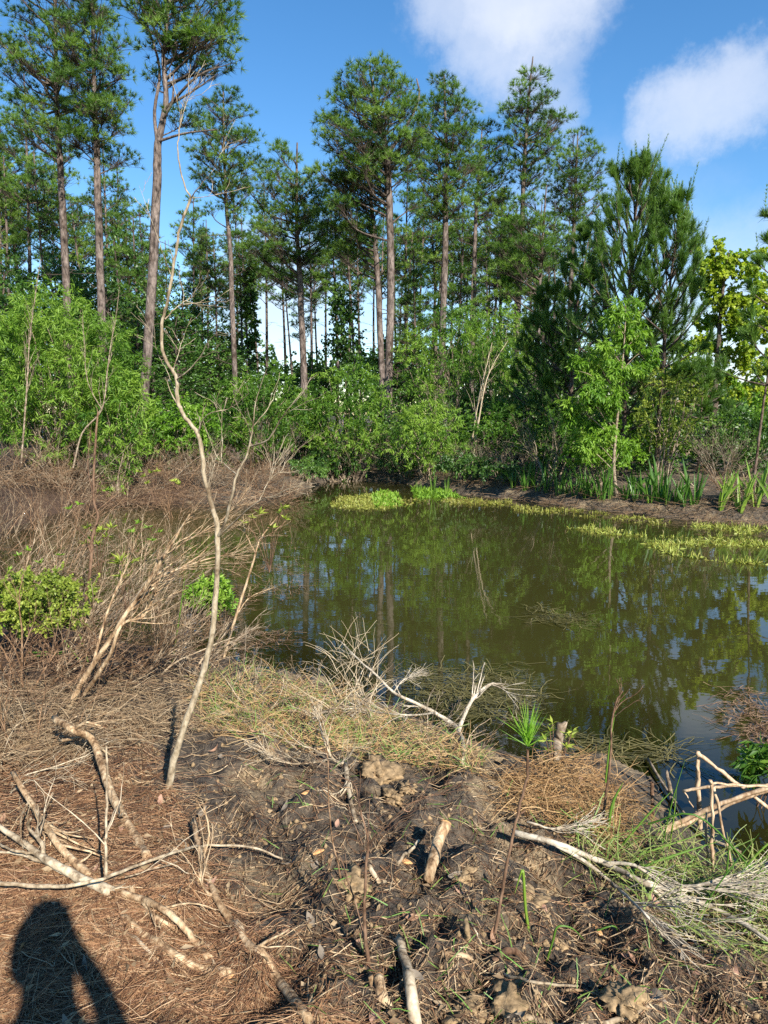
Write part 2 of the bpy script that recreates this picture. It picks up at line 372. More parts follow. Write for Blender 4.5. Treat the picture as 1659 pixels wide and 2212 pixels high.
def spaced(segs):
    out = []
    for a, b, s in segs: out += list(np.arange(a, b-1e-9, s))
    return np.array(out+[segs[-1][1]])
gx = spaced([(-900, -100, 100), (-100, -40, 12), (-40, -14, 1.3), (-14, -6, .25), (-6, -3.2, .06), (-3.2, 3.2, .025), (3.2, 6, .06), (6, 14, .25), (14, 40, 1.3), (40, 100, 12), (100, 900, 100)])
gy = spaced([(-60, -8, 6), (-8, 1.2, .4), (1.2, 5.2, .025), (5.2, 8, .05), (8, 26, .16), (26, 60, 1.2), (60, 120, 12), (120, 1500, 138)])
GX, GY = np.meshgrid(gx, gy); GZ = terrain(GX, GY)
def G(x, y):
    x = np.asarray(x, float); y = np.asarray(y, float)
    i = np.clip(np.searchsorted(gx, x)-1, 0, len(gx)-2); j = np.clip(np.searchsorted(gy, y)-1, 0, len(gy)-2)
    fx = (x-gx[i])/(gx[i+1]-gx[i]); fy = (y-gy[j])/(gy[j+1]-gy[j])
    return (GZ[j, i]*(1-fx)+GZ[j, i+1]*fx)*(1-fy) + (GZ[j+1, i]*(1-fx)+GZ[j+1, i+1]*fx)*fy
def on_g(px, py, lift=0.0, water=True):
    r = ray(px, py); ts = np.linspace(1.2, 45, 3000)
    p = np.array([0, 0, CAMZ]) + ts[:, None]*r; g = G(p[:, 0], p[:, 1])
    if water: g = np.maximum(g, 0)
    k = np.argmax(p[:, 2] <= g + lift); return p[k]
def ground_mat():
    m, N, Lk, o = new_mat('bank_mud')
    tc = N.new('ShaderNodeTexCoord')
    def noise(s, det=6, r=.6, dist=0):
        n = N.new('ShaderNodeTexNoise'); n.inputs['Scale'].default_value = s; n.inputs['Detail'].default_value = det
        n.inputs['Roughness'].default_value = r; n.inputs['Distortion'].default_value = dist; Lk.new(tc.outputs['Object'], n.inputs['Vector']); return n
    a = noise(2.6, 8, .65, .4); b = noise(16, 8, .7, .6); c = noise(70, 5, .6); d = noise(.9, 4)
    mud = ramp(N, [(.28, (.014, .011, .009)), (.43, (.050, .039, .029)), (.56, (.115, .088, .061)), (.72, (.22, .168, .112))]); Lk.new(b.outputs['Fac'], mud.inputs[0])
    clay = ramp(N, [(.35, (.22, .155, .085)), (.65, (.40, .30, .175))]); Lk.new(c.outputs['Fac'], clay.inputs[0])
    cf = ramp(N, [(.53, (0, 0, 0)), (.66, (1, 1, 1))]); Lk.new(a.outputs['Fac'], cf.inputs[0])
    mx = N.new('ShaderNodeMix'); mx.data_type = 'RGBA'; Lk.new(cf.outputs[0], mx.inputs['Factor']); Lk.new(mud.outputs[0], mx.inputs[6]); Lk.new(clay.outputs[0], mx.inputs[7])
    # needle litter staining on the left of the bank
    sx = N.new('ShaderNodeSeparateXYZ'); Lk.new(tc.outputs['Object'], sx.inputs[0])
    lf = N.new('ShaderNodeMath'); lf.operation = 'MULTIPLY_ADD'; lf.inputs[1].default_value = .25; Lk.new(sx.outputs['Y'], lf.inputs[0]); Lk.new(sx.outputs['X'], lf.inputs[2])
    ln = N.new('ShaderNodeMath'); ln.operation = 'MULTIPLY_ADD'; ln.inputs[1].default_value = 1.6; Lk.new(d.outputs['Fac'], ln.inputs[0]); Lk.new(lf.outputs[0], ln.inputs[2])
    lm = N.new('ShaderNodeMapRange'); lm.inputs['From Min'].default_value = .75; lm.inputs['From Max'].default_value = .15; Lk.new(ln.outputs[0], lm.inputs['Value'])
    lc = ramp(N, [(.3, (.024, .015, .010)), (.55, (.072, .043, .027)), (.75, (.15, .098, .062))]); Lk.new(b.outputs['Fac'], lc.inputs[0])
    m2 = N.new('ShaderNodeMix'); m2.data_type = 'RGBA'; Lk.new(lm.outputs[0], m2.inputs['Factor']); Lk.new(mx.outputs[2], m2.inputs[6]); Lk.new(lc.outputs[0], m2.inputs[7])
    bs = N.new('ShaderNodeBsdfPrincipled'); Lk.new(m2.outputs[2], bs.inputs['Base Color'])
    rr = ramp(N, [(.35, (.42,)*3), (.6, (.9,)*3)]); Lk.new(b.outputs['Fac'], rr.inputs[0]); Lk.new(rr.outputs[0], bs.inputs['Roughness'])
    bs.inputs['Specular IOR Level'].default_value = .3
    hs = N.new('ShaderNodeMath'); hs.operation = 'MULTIPLY_ADD'; hs.inputs[1].default_value = .35; Lk.new(c.outputs['Fac'], hs.inputs[0]); Lk.new(b.outputs['Fac'], hs.inputs[2])
    bp = N.new('ShaderNodeBump'); bp.inputs['Strength'].default_value = 1.0; bp.inputs['Distance'].default_value = .05
    Lk.new(hs.outputs[0], bp.inputs['Height']); Lk.new(bp.outputs[0], bs.inputs['Normal']); Lk.new(bs.outputs[0], o.inputs['Surface']); return m
def grid_mesh(name, X, Y, Z, extra=None):
    ny, nx = X.shape; V = np.stack([X, Y, Z], -1).reshape(-1, 3)
    i = (np.arange(ny-1)[:, None]*nx + np.arange(nx-1)[None]).ravel()
    return raw_mesh(name, V, [np.stack([i, i+1, i+nx+1, i+nx], -1)], extra, True)
tag(link('ground', grid_mesh('ground', GX, GY, GZ), ground_mat()), 'churned dark mud bank and woodland ground around the pond', None, None, 'structure')
wx = np.concatenate([np.arange(-22, -5, .4), np.arange(-5, 5, .09), np.arange(5, 22.1, .4)]); wy = np.concatenate([np.arange(2.2, 8, .08), np.arange(8, 26.2, .3)])
WX, WY = np.meshgrid(wx, wy); wd = np.maximum(-terrain(WX, WY), 0)
def water_mat():
    m, N, Lk, o = new_mat('pond_water')
    tc = N.new('ShaderNodeTexCoord'); at_ = N.new('ShaderNodeAttribute'); at_.attribute_name = 'tint'
    mp = N.new('ShaderNodeMapping'); mp.inputs['Scale'].default_value = (1.0, 1.7, 1); Lk.new(tc.outputs['Object'], mp.inputs[0])
    n1 = N.new('ShaderNodeTexNoise'); n1.inputs['Scale'].default_value = 1.6; n1.inputs['Detail'].default_value = 3
    n2 = N.new('ShaderNodeTexNoise'); n2.inputs['Scale'].default_value = 9; n2.inputs['Detail'].default_value = 3
    Lk.new(mp.outputs[0], n1.inputs['Vector']); Lk.new(mp.outputs[0], n2.inputs['Vector'])
    s = N.new('ShaderNodeMath'); s.operation = 'MULTIPLY_ADD'; s.inputs[1].default_value = .10; Lk.new(n2.outputs['Fac'], s.inputs[0]); Lk.new(n1.outputs['Fac'], s.inputs[2])
    bp = N.new('ShaderNodeBump'); bp.inputs['Strength'].default_value = 1; bp.inputs['Distance'].default_value = .0014; Lk.new(s.outputs[0], bp.inputs['Height'])
    mr = N.new('ShaderNodeMapRange'); mr.inputs['From Min'].default_value = .0; mr.inputs['From Max'].default_value = .20; mr.inputs['To Min'].default_value = .25; mr.inputs['To Max'].default_value = 1.0
    Lk.new(at_.outputs['Fac'], mr.inputs['Value'])
    df = N.new('ShaderNodeBsdfDiffuse'); df.inputs['Color'].default_value = (.034, .032, .008, 1)
    tr = N.new('ShaderNodeBsdfTransparent'); tr.inputs['Color'].default_value = (.75, .68, .45, 1)
    mx = N.new('ShaderNodeMixShader'); Lk.new(mr.outputs[0], mx.inputs[0]); Lk.new(tr.outputs[0], mx.inputs[1]); Lk.new(df.outputs[0], mx.inputs[2])
    gl = N.new('ShaderNodeBsdfGlossy'); gl.inputs['Roughness'].default_value = .008; gl.inputs['Color'].default_value = (1, 1, 1, 1); Lk.new(bp.outputs[0], gl.inputs['Normal'])
    fr = N.new('ShaderNodeFresnel'); fr.inputs['IOR'].default_value = 1.58; Lk.new(bp.outputs[0], fr.inputs['Normal'])
    m2 = N.new('ShaderNodeMixShader'); Lk.new(fr.outputs[0], m2.inputs[0]); Lk.new(mx.outputs[0], m2.inputs[1]); Lk.new(gl.outputs[0], m2.inputs[2])
    Lk.new(m2.outputs[0], o.inputs['Surface']); return m
tag(link('pond_water', grid_mesh('pond_water', WX, WY, np.zeros_like(WX), wd.ravel()), water_mat()), 'still murky olive green pond reflecting trees and sky', None, None, 'structure')

# ------------------------------------------------------------------ tall pines
def trunk_path(pts, Y, m=5, wob=.02):
    p = smooth_path([at(x, y, Y) for x, y in pts], m); b = p[0].copy(); b[2] = G(b[0], b[1]) - .15
    if b[2] < p[0][2]-.3:
        dirx = (p[1]-p[0])/max(p[1][2]-p[0][2], .1); b[:2] = p[0][:2] - dirx[:2]*(p[0][2]-b[2])*.5; b[2] = G(b[0], b[1])-.15
        k = 6; p = np.vstack([np.linspace(b, p[0], k, endpoint=False), p])
    p[1:, :2] += wob*rng.normal(size=(len(p)-1, 2)).cumsum(0)*.6
    return p
def z_on(path, z):
    k = np.clip(np.searchsorted(path[:, 2], z), 1, len(path)-1); a, b = path[k-1], path[k]
    f = np.clip((z-a[2])/max(b[2]-a[2], 1e-6), 0, 1); return a*(1-f)+b*f
def crown_pads(path, zb, zt, hw, cxy, n, r, shape=.75):
    out = []; tries = 0
    while len(out) < n and tries < n*60:
        tries += 1; t = rng.random()**.85; w = hw*max(.12, math.sin(math.pi*(.14+.82*t))**shape)
        a = U(0, 2*math.pi); q = math.sqrt(U(.05, 1)); rr = r*U(.65, 1.25)
        c = np.array([cxy[0]+max(w-rr*.6, .1)*q*math.cos(a), cxy[1]+max(w-rr*.6, .1)*q*math.sin(a), zb+(zt-zb-rr*.5)*t])
        if all(np.linalg.norm(c-o[0]) > .62*(rr+o[1]) for o in out): out.append((c, rr))
    return out
def build_pads(path, rad, pads, nl, lb, k=22, w=.019, per=32, L=.24, limb_r=.05, zmin=None, limbs=None):
    for c, r in pads:
        hd = np.linalg.norm((c-z_on(path, c[2]))[:2]); s = z_on(path, max(c[2]-.55*hd-.25, path[0][2]+.5 if zmin is None else zmin))
        mid = s*.45+c*.55 + np.array([0, 0, -.12*hd]) + rng.normal(size=3)*.09*max(hd, .3); end = c + np.array([0, 0, -.2*r])
        P = smooth_path([s, mid, end], 4)
        tb_ = tubes(P, np.linspace(min(limb_r, .012+.022*hd), .010, len(P)), 5)
        if limbs is not None and hd > .45: limbs.append(tb_)
        else: lb.add(tb_, .5)
        nt = max(8, int(per*(r/.6)**2))
        v = nz(rng.normal(size=(nt, 3))); v[:, 2] = np.abs(v[:, 2])*1.0 - .30
        rr = r*U(.35, 1.05, nt)[:, None]; tp = c + v*rr*np.array([1.1, 1.1, .72])
        q = rng.integers(len(P)//2, len(P), nt); st = P[q]
        mid2 = (st+tp)/2 + np.array([0, 0, -.08])*r + .05*r*rng.normal(size=(nt, 3))
        lb.add(tubes(np.stack([st, tp], 1), taper(nt, 2, np.full(nt, .008), .4), 3), .4)
        D = v + np.array([0, 0, .55]) + .3*rng.normal(size=(nt, 3))
        tb = np.clip(.5 + .25*rng.normal() + .16*rng.normal(size=nt), 0, 1)
        nl.add(tufts(tp, D, k, U(L*.8, L*1.2, nt), w, .62), np.repeat(tb, k))
def stubs(path, z0, z1, n, lb):
    if n <= 0: return
    z = U(z0, z1, n); s = np.array([z_on(path, q) for q in z]); a = U(0, 6.28, n)
    P = grow(s, np.stack([np.cos(a), np.sin(a), U(-.1, .5, n)], -1), U(.3, 1.3, n), 4, .2, .02)
    lb.add(tubes(P, taper(n, 4, U(.010, .02, n), .3), 4), .6)
    C, R = branch_off(P, taper(n, 4, np.full(n, .012)), n*2, .5, .8, 4, .2); lb.add(tubes(C, R, 3), .6)
def pine(label, Y, trunk, wpx, crown, npads, extra=(), group=None, k=22, per=32, pr=.64, cdy=0, name='pine_tree', forks=()):
    path = trunk_path(trunk, Y); base = path[0].copy()
    r0 = m_at(wpx, Y)/2; rad = np.interp(np.linspace(0, 1, len(path)), [0, .04, .5, 1], [r0*1.35, r0*1.1, r0*.85, r0*.22])
    root = thing(name, base, label, 'tree', group)
    t = Acc(); t.add(tubes(path, rad, 10), .5)
    for fk, fw in forks:
        fp = smooth_path([at(x, y, Y+dy) for x, y, dy in fk], 4); Acc().add(tubes(fp, np.linspace(m_at(fw, Y)/2, m_at(fw, Y)*.18, len(fp)), 7), .5).obj('limb', M['pine_bark'], root, True, base)
    t.obj('trunk', M['pine_bark'], root, True, base)
    cx, yt, yb, hw = crown
    zt = at(cx, yt, Y)[2]; zb = at(cx, yb, Y)[2]; cw = at(cx, yb, Y)
    pads = crown_pads(path, zb, zt, m_at(hw, Y), (cw[0], Y+cdy), int(npads*1.2), pr)
    pads += [(at(x, y, Y+dy), m_at(r, Y)) for x, y, r, dy in extra]
    nl, lb = Acc(), Acc(); limbs = []; build_pads(path, rad, pads, nl, lb, k, per=per, limbs=limbs)
    stubs(path, base[2]+(zb-base[2])*.35, zb, 9, lb)
    for tb_ in limbs: Acc().add(tb_, .5).obj('limb', M['limb'], root, True, base)
    tag(lb.obj('twigs', M['limb'], root, False, base), kind='stuff'); nl.obj('crown', M['needle'], root, False, base)
    return root
SP = 'tall pines in the stand beyond the pond'
pine('tall pine with very straight trunk and high ragged crown, behind the large willow shrub', 28, [(142, 640), (130, 400), (122, 150), (118, -140)], 16, (118, -160, 330, 125), 46)
pine('tall pine rising directly beside the fork-trunked leaning pine, bushy along its upper trunk', 27, [(222, 690), (213, 400), (203, 200), (196, -160)], 17,
     (208, -170, 330, 92), 40, [(160, 300, 55, -.5), (260, 345, 45, .5), (230, 240, 50, -.7)])
pine('leaning pine with thick kinked forked trunk behind the bare pale sapling', 22, [(308, 890), (330, 600), (338, 400), (341, 310), (357, 230), (352, 120), (372, -80)], 20,
     (400, -130, 120, 110), 26, [(440, 90, 60, -.4), (490, 75, 42, 0), (420, 150, 55, .5), (470, 150, 40, .2), (300, 20, 50, 0), (395, 260, 50, .3), (360, 40, 55, .2), (500, 130, 30, 0), (330, 170, 30, .4)],
     pr=.55, forks=[([(340, 310, 0), (334, 240, .1), (345, 150, .3), (320, 60, .5), (290, -30, .8)], 8), ([(343, 305, 0), (400, 288, -.4), (470, 280, -.6)], 6), ([(352, 255, 0), (372, 220, -.2), (375, 160, -.3)], 7)])
pine('slim straight pine with an open round crown, alone against blue sky', 30, [(506, 860), (495, 560), (485, 400), (480, 190)], 12, (490, 165, 470, 82), 30, per=30)
pine('pine with low wide dark spreading crown beside the sky gap', 32, [(654, 790), (647, 600), (638, 480), (640, 310)], 15, (622, 288, 610, 108), 44)
pine('tallest central pine with broad rounded crown over a straight pale trunk', 28, [(841, 830), (846, 600), (842, 400), (836, 310), (812, 210), (802, 140)], 17,
     (808, 112, 400, 122), 58, [(700, 375, 38, 0), (735, 440, 34, -.3), (745, 395, 40, .4), (900, 440, 34, .3)], forks=[([(840, 330, 0), (880, 270, .3), (905, 210, .5), (900, 170, .6)], 8)])
pine('gently leaning pine crossing close behind the tallest central pine', 30, [(826, 800), (812, 560), (798, 430), (793, 300)], 14, (765, 320, 560, 80), 26)
pine('pine with tall dense oval crown touching the tallest central pine', 31, [(955, 720), (960, 520), (962, 330), (956, 165)], 15, (962, 145, 470, 90), 46)
pine('short pine with forked upper trunk and tufted lower branches', 34, [(1022, 640), (1028, 450), (1040, 270)], 11, (1055, 250, 470, 60), 24)
pine('slender pine with narrow pointed open crown standing above its neighbours', 33, [(1118, 740), (1128, 450), (1138, 250), (1150, 125)], 11, (1146, 122, 400, 64), 30, [(1215, 255, 28, 0), (1100, 240, 28, .3)])
pine('pine with small rounded crown between the slender pointed pine and the young pines', 36, [(1228, 700), (1240, 450), (1246, 280)], 11, (1246, 262, 480, 72), 28)
pine('pine with drooping yellow-green lower boughs in front of grey trunks', 32, [(1160, 760), (1170, 560), (1180, 400)], 10, (1130, 400, 640, 75), 26)

def generic_pine(H, cb, hw, npads, seed):
    path = np.stack([.16*np.sin(np.linspace(0, 4, 12)+seed), .12*np.cos(np.linspace(0, 3, 12)+seed*2), np.linspace(-.2, H, 12)], -1)
    rad = np.linspace(.13, .03, 12); t = Acc().add(tubes(path, rad, 8), .45)
    pads = crown_pads(path, H*cb, H, hw, (path[-1][0], path[-1][1]), npads, .6)
    nl, lb = Acc(), Acc(); build_pads(path, rad, pads, nl, lb, 18, .026, 28); stubs(path, H*.3, H*cb, 8, lb)
    return t.mesh('pine_trunk', True), lb.mesh('pine_branches'), nl.mesh('pine_crown')
GEN = [generic_pine(16, .58, 1.9, 26, 1), generic_pine(16, .68, 1.6, 20, 2), generic_pine(16, .54, 1.5, 22, 3), generic_pine(16, .72, 2.1, 22, 4)]
LOW = [generic_pine(12, .32, 1.5, 26, 5), generic_pine(12, .40, 1.2, 20, 6)]
BACK = [(18, 170, 40), (46, 250, 43), (76, 140, 38), (106, 330, 36), (165, 260, 44), (190, 430, 50), (238, 300, 41), (268, 360, 45), (292, 430, 48), (415, 420, 44), (452, 470, 41),
        (478, 500, 36), (527, 500, 40), (547, 470, 38), (580, 400, 47), (632, 540, 46), (680, 440, 42), (702, 480, 49), (726, 430, 44), (766, 400, 41), (783, 430, 46), (806, 480, 52),
        (872, 350, 38), (905, 430, 43), (928, 380, 48), (985, 420, 42), (1003, 470, 50), (1062, 400, 40), (1086, 400, 43), (1102, 440, 47), (1166, 470, 39), (1188, 430, 45), (1212, 460, 52),
        (345, 500, 46), (375, 520, 50), (130, 480, 52), (660, 600, 55), (-30, 180, 38), (-70, 90, 34), (1268, 500, 44), (5, 300, 46), (60, 380, 48), (150, 330, 47), (255, 470, 52), (322, 450, 43), (435, 520, 49), (510, 430, 45), (562, 520, 44), (612, 450, 50), (690, 540, 54), (745, 500, 48), (757, 470, 52), (820, 420, 47), (858, 460, 50), (893, 480, 46), (942, 430, 44), (968, 460, 52), (1020, 440, 46), (1045, 480, 50), (1075, 470, 48), (1115, 460, 42), (1135, 500, 50), (1150, 430, 46)]
ZONES = [(150, 'above the large willow shrub'), (300, 'seen past the bushy-trunked tall pine'), (470, 'between the leaning forked pine and the slim straight pine'), (600, 'beside the sky gap, near the slim straight pine'), (700, 'close around the low wide dark pine'),
         (800, 'near the gently leaning pine'), (950, 'in the gap between the tallest central pine and the oval-crowned pine'), (1040, 'near the short forked pine'), (1125, 'around the slender pointed pine'), (1400, 'rising behind the dark dense young pine')]
for i, (x, yt, Y) in enumerate(BACK):
    b = at(x, 895, Y); b[2] = G(b[0], b[1]); H = at(x, yt, Y)[2]-b[2]
    zone = [q for q in ZONES if x < q[0]][0][1]
    o = thing('background_pine', b, 'slim dark background pine ' + zone, 'tree', 'background pines ' + zone)
    s = H/16.0; o.scale = (.85*s+.15, .85*s+.15, s); o.rotation_euler = (U(-.03, .03), U(-.03, .03), U(0, 6.28))
    tm, bm, cm = GEN[i % 4]
    link('trunk', tm, M['pine_bark'], o); tag(link('twigs', bm, M['limb'], o), kind='stuff'); link('crown', cm, M['needle'], o)

for i, (x, yt, Y) in enumerate([(320, 470, 40), (430, 480, 45), (505, 540, 44), (880, 500, 38), (905, 540, 34), (940, 480, 42), (985, 520, 36), (1040, 520, 40), (1085, 500, 44), (1010, 590, 32), (860, 600, 44), (1140, 520, 38), (60, 420, 42), (200, 460, 40), (275, 520, 38), (30, 340, 36)]):
    b = at(x, 895, Y); b[2] = G(b[0], b[1]); H = at(x, yt, Y)[2]-b[2]; zone = [q for q in ZONES if x < q[0]][0][1]
    o = thing('background_pine', b, 'shorter low-branched background pine ' + zone, 'tree', 'shorter background pines ' + zone); s = H/12.0; o.scale = (.6*s+.4, .6*s+.4, s); o.rotation_euler = (U(-.03, .03), U(-.03, .03), U(0, 6.28))
    tm, bm, cm = LOW[i % 2]; link('trunk', tm, M['pine_bark'], o); tag(link('twigs', bm, M['limb'], o), kind='stuff'); link('crown', cm, M['needle'], o)

# ------------------------------------------------------------------ young pines with long-needled upright shoots
def young_pine(label, Y, trunk, wpx, whorls, per_whorl, lmax, lmin, rise=.75, zfrac=.16, dens=1.0, L=.30, prof=None):
    path = trunk_path(trunk, Y, wob=.008); base = path[0].copy(); H = path[-1][2]-base[2]
    root = thing('young_pine', base, label, 'tree')
    r0 = m_at(wpx, Y)/2
    Acc().add(tubes(path, np.linspace(r0*1.1, .012, len(path)), 8), .5).obj('trunk', M['young_bark'], root, True, base)
    lb, nl = Acc(), Acc(); SH = []
    for i in range(whorls):
        f = i/(whorls-1); z = base[2]+H*(zfrac+(1-zfrac)*f*.97); s = z_on(path, z)
        l = (lmax*(1-f)**.8+lmin) if prof is None else np.interp(f, *prof)
        n = per_whorl; a = U(0, 6.28)+np.arange(n)*6.283/n + U(-.35, .35, n)
        up = .25+rise*f**.8
        P = grow(np.repeat(s[None], n, 0), np.stack([np.cos(a), np.sin(a), np.full(n, up)], -1), l*U(.7, 1.15, n), 7, .07, .09)
        R = taper(n, 7, np.full(n, .010+.012*l), .3)
        for q in range(n): Acc().add(tubes(P[q], R[q], 5), .5).obj('limb', M['limb'], root, True, base)
        C, CR = branch_off(P, R, int(n*2.9), l*.62, .75, 5, .08, .16, .25, .95, .6, [0, 0, .25]); lb.add(tubes(C, CR, 4), .5)
        SH += list(P[:, -3:]) + list(C[:, -3:]) + list(C[:, 1:4][::3])
    SH += [np.array([path[-1]-[0, 0, .6], path[-1]-[0, 0, .25], path[-1]+[0, 0, .15]])]
    SH = np.array(SH)
    tips = SH[rng.random(len(SH)) < .3][:, 2]; cd = nz(np.array([0, 0, 1.])+.16*rng.normal(size=(len(tips), 3))); cl = U(.28, .65, len(tips))[:, None]
    cp = tips[:, None]+cd[:, None]*cl[:, None]*np.linspace(-.1, 1, 9)[None, :, None]
    nl.add(tufts(cp.reshape(-1, 3), np.repeat(cd, 9, 0), 7, np.tile(np.linspace(.17, .08, 9), len(tips)), .015, .34), np.repeat(np.clip(.65+.15*rng.normal(size=len(tips)), 0, 1), 63))
    n = len(SH); m = 13; k = max(4, int(9*dens))
    t = np.linspace(0, 1, m)[None, :, None]; p = SH[:, :1]*(1-t)+SH[:, 2:]*t; d = nz(SH[:, 2]-SH[:, 0])
    D = np.repeat(d[:, None]*1.0, m, 1) + np.array([0, 0, .15])
    tint = np.clip(.5+.18*rng.normal(size=n), 0, 1)
    nl.add(tufts(p.reshape(-1, 3), D.reshape(-1, 3), k, L*np.tile(np.linspace(1.0, .6, m), n), .014, .42), np.repeat(tint, m*k))
    tag(lb.obj('twigs', M['limb'], root, False, base), kind='stuff'); nl.obj('crown', M['needle_young'], root, False, base); return root
young_pine('largest young pine with clustered upright shoot tips, behind the lime green drooping sapling', 19.5, [(1343, 1030), (1352, 800), (1362, 600), (1372, 490), (1384, 390)], 12, 15, 6, 2.0, .45,
           prof=([0, .25, .5, .75, .92, 1], [1.6, 2.2, 2.2, 1.8, 1.3, .7]), dens=1.2, rise=1.5)
young_pine('second young pine with a bare lower trunk, leaning right towards the sycamore', 18.5, [(1418, 1030), (1428, 850), (1442, 680), (1454, 570), (1466, 475)], 11, 10, 5, 1.6, .35, zfrac=.36,
           prof=([0, .3, .6, 1], [1.1, 1.5, 1.4, .8]), dens=1.0, rise=1.4)
young_pine('dark dense young pine filling the shade left of the largest young pine', 22, [(1228, 1010), (1235, 800), (1250, 640), (1275, 500)], 11, 13, 5, 2.0, .4, prof=([0, .3, .6, 1], [1.7, 1.9, 1.5, .4]), zfrac=.1, dens=1.4)
young_pine('short dark young pine with low boughs at the edge of the willow thicket', 23, [(1165, 1000), (1170, 850), (1185, 640)], 9, 10, 5, 1.6, .4, zfrac=.12, dens=1.1)
young_pine('thin dark-stemmed young pine with sparse needles in front of the sycamore', 20, [(1508, 1000), (1513, 880), (1517, 800)], 7, 5, 4, .8, .3, zfrac=.55, dens=.7)
young_pine('reddish-stemmed young pine with hanging boughs beside the sycamore, farthest from the willows', 16, [(1632, 1010), (1650, 870), (1675, 700), (1700, 480)], 7, 7, 4, .7, .45, zfrac=.42, rise=.4, dens=.7)

# ------------------------------------------------------------------ broadleaf shrubs and trees
def sprays(lv, tw, C, R, nt, nleaf, L, W, droop=.25, out=1.0, tr=.006, flat=.6, tint=.5, tsd=.28):
    """leafy twigs around clump centres C (n,3) with radii R (n)"""
    n = len(C); S = np.repeat(C, nt, 0); RR = np.repeat(R, nt)
    v = nz(rng.normal(size=(n*nt, 3)) + np.array([0, 0, .25]))
    st = S + v*RR[:, None]*U(0, .45, n*nt)[:, None]
    P = grow(st, v*out + .5*rng.normal(size=v.shape), RR*U(.55, 1.0, n*nt), 4, .15, -droop)
    lv.add(tubes(P, taper(n*nt, 4, np.full(n*nt, tr*.7), .4), 3), .08)
    m = int(nleaf*1.5); L = L*1.12; W = W*1.5; t = np.tile(np.linspace(.15, 1, m), n*nt); q = np.repeat(np.arange(n*nt), m)
    p, d, _ = sample_on(P, np.ones(P.shape[:2]), t, q)
    D = d*.6 + .75*rng.normal(size=d.shape) + np.array([0, 0, -droop*1.6])
    ct = np.clip(tint + tsd*rng.normal(size=n), 0, 1); tt = np.repeat(np.repeat(ct, nt), m) + .14*rng.normal(size=len(q))
    lv.add(leaf_quads(p, D, L*U(.7, 1.2, len(p)), W*U(.8, 1.2, len(p)), flat), np.clip(tt, 0, 1))
def bush_clumps(c, hx, hy, z0, z1, n, r, hollow=.45, flatb=.25, stretch=None):
    out = []; tries = 0
    while len(out) < n and tries < n*80:
        tries += 1; v = rng.normal(size=3); v /= np.linalg.norm(v); q = hollow+(1-hollow)*rng.random()**.6
        x, y, z = v*q; zz = (z+1)/2
        w = min(1, flatb+zz*2.2) if zz < .4 else 1
        p = np.array([c[0]+x*hx*w, c[1]+y*hy*w, z0+(z1-z0)*zz]); rr = r*U(.7, 1.25)
        p[2] -= .0
        if all(np.linalg.norm(p-o[0]) > .55*(rr+o[1]) for o in out): out.append((p, rr))
    return np.array([o[0] for o in out]), np.array([o[1] for o in out])
def stems_to(tw, base, C, R, r0, spread=.35, sides=5, bend=.25):
    n = len(C); k = 6; a = U(0, 6.28, n); s = base + np.stack([np.cos(a)*spread*U(.1, 1, n), np.sin(a)*spread*U(.1, 1, n), np.zeros(n)], -1)
    s[:, 2] = G(s[:, 0], s[:, 1])-.05
    t = np.linspace(0, 1, k)[None, :, None]; ctrl = s[:, None]*(1-t)+C[:, None]*t
    up = np.array([0, 0, 1.])*np.sin(np.pi*t)*bend*np.linalg.norm((C-s)[:, :2], axis=1)[:, None, None]
    P = ctrl + up + .04*np.sin(np.pi*t)*rng.normal(size=(n, k, 3))*np.linalg.norm(C-s, axis=1)[:, None, None]
    tw.add(tubes(P, taper(n, k, r0*U(.6, 1.2, n), .25), sides), .5); return P
def shrub(label, x, ytop, ybase, hw, Y, mat='willow', n=60, nt=9, nl=11, L=.12, W=.018, r=.45, droop=.25, bark='dead_grey', name='willow_shrub', group=None, tint=.5,
          hy=None, lift=0, stem_r=.022, hollow=.45, cat='shrub', flatb=.3, tsd=.28, bare=None):
    b = at(x, ybase, Y); b[2] = G(b[0], b[1]); z1 = at(x, ytop, Y)[2]; hx = m_at(hw, Y)
    root = thing(name, b, label, cat, group)
    lv, tw = Acc(), Acc(); z0 = b[2]+.25+lift
    C, R = bush_clumps(b, hx, hy or hx*.75, z0, z1-r*.5, int(n*1.25), r, hollow, flatb)
    sel = rng.permutation(len(C))[:max(6, len(C)//2)]
    stems_to(tw, b, C[sel], R[sel], stem_r, .12+hx*.12)
    sprays(lv, tw, C, R, nt, nl, L, W, droop, tint=tint, tsd=tsd)
    tw.obj('stems', M[bark], root, False, b); lv.obj('foliage', M[mat], root, False, b); return root

shrub('large willow shrub with fresh narrow leaves on the brushy left bank', 130, 608, 1000, 175, 18.5, 'willow', 115, 10, 13, .15, .018, .46, .2, tint=.78)
shrub('willow spilling rightwards from the large willow shrub over dead brush', 255, 760, 1005, 75, 17.5, 'willow', 34, 10, 12, .14, .018, .42, .25, tint=.75)
shrub('low bright green shrub behind the dead brush, under the leaning pine', 385, 850, 1000, 95, 21, 'lime_leaf', 44, 9, 10, .09, .035, .42, .1, name='leafy_shrub', tint=.25)
shrub('feathery willow shrub in front of the slim straight pine', 565, 785, 1015, 105, 23, 'willow', 62, 9, 12, .13, .02, .5, .3, tint=.45)
shrub('rounded willow shrub leaning over the pond end beneath the central pines', 750, 768, 1010, 95, 23.5, 'willow', 58, 9, 12, .13, .021, .5, .3, tint=.55)
shrub('pale feathery willow arching over the dark mud bank', 925, 862, 1000, 85, 22, 'willow', 44, 9, 12, .13, .02, .45, .35, tint=.72)
shrub('tall soft green willow rising behind the arching willow', 985, 650, 960, 125, 27, 'willow', 70, 9, 12, .14, .022, .6, .25, tint=.45, lift=.8)
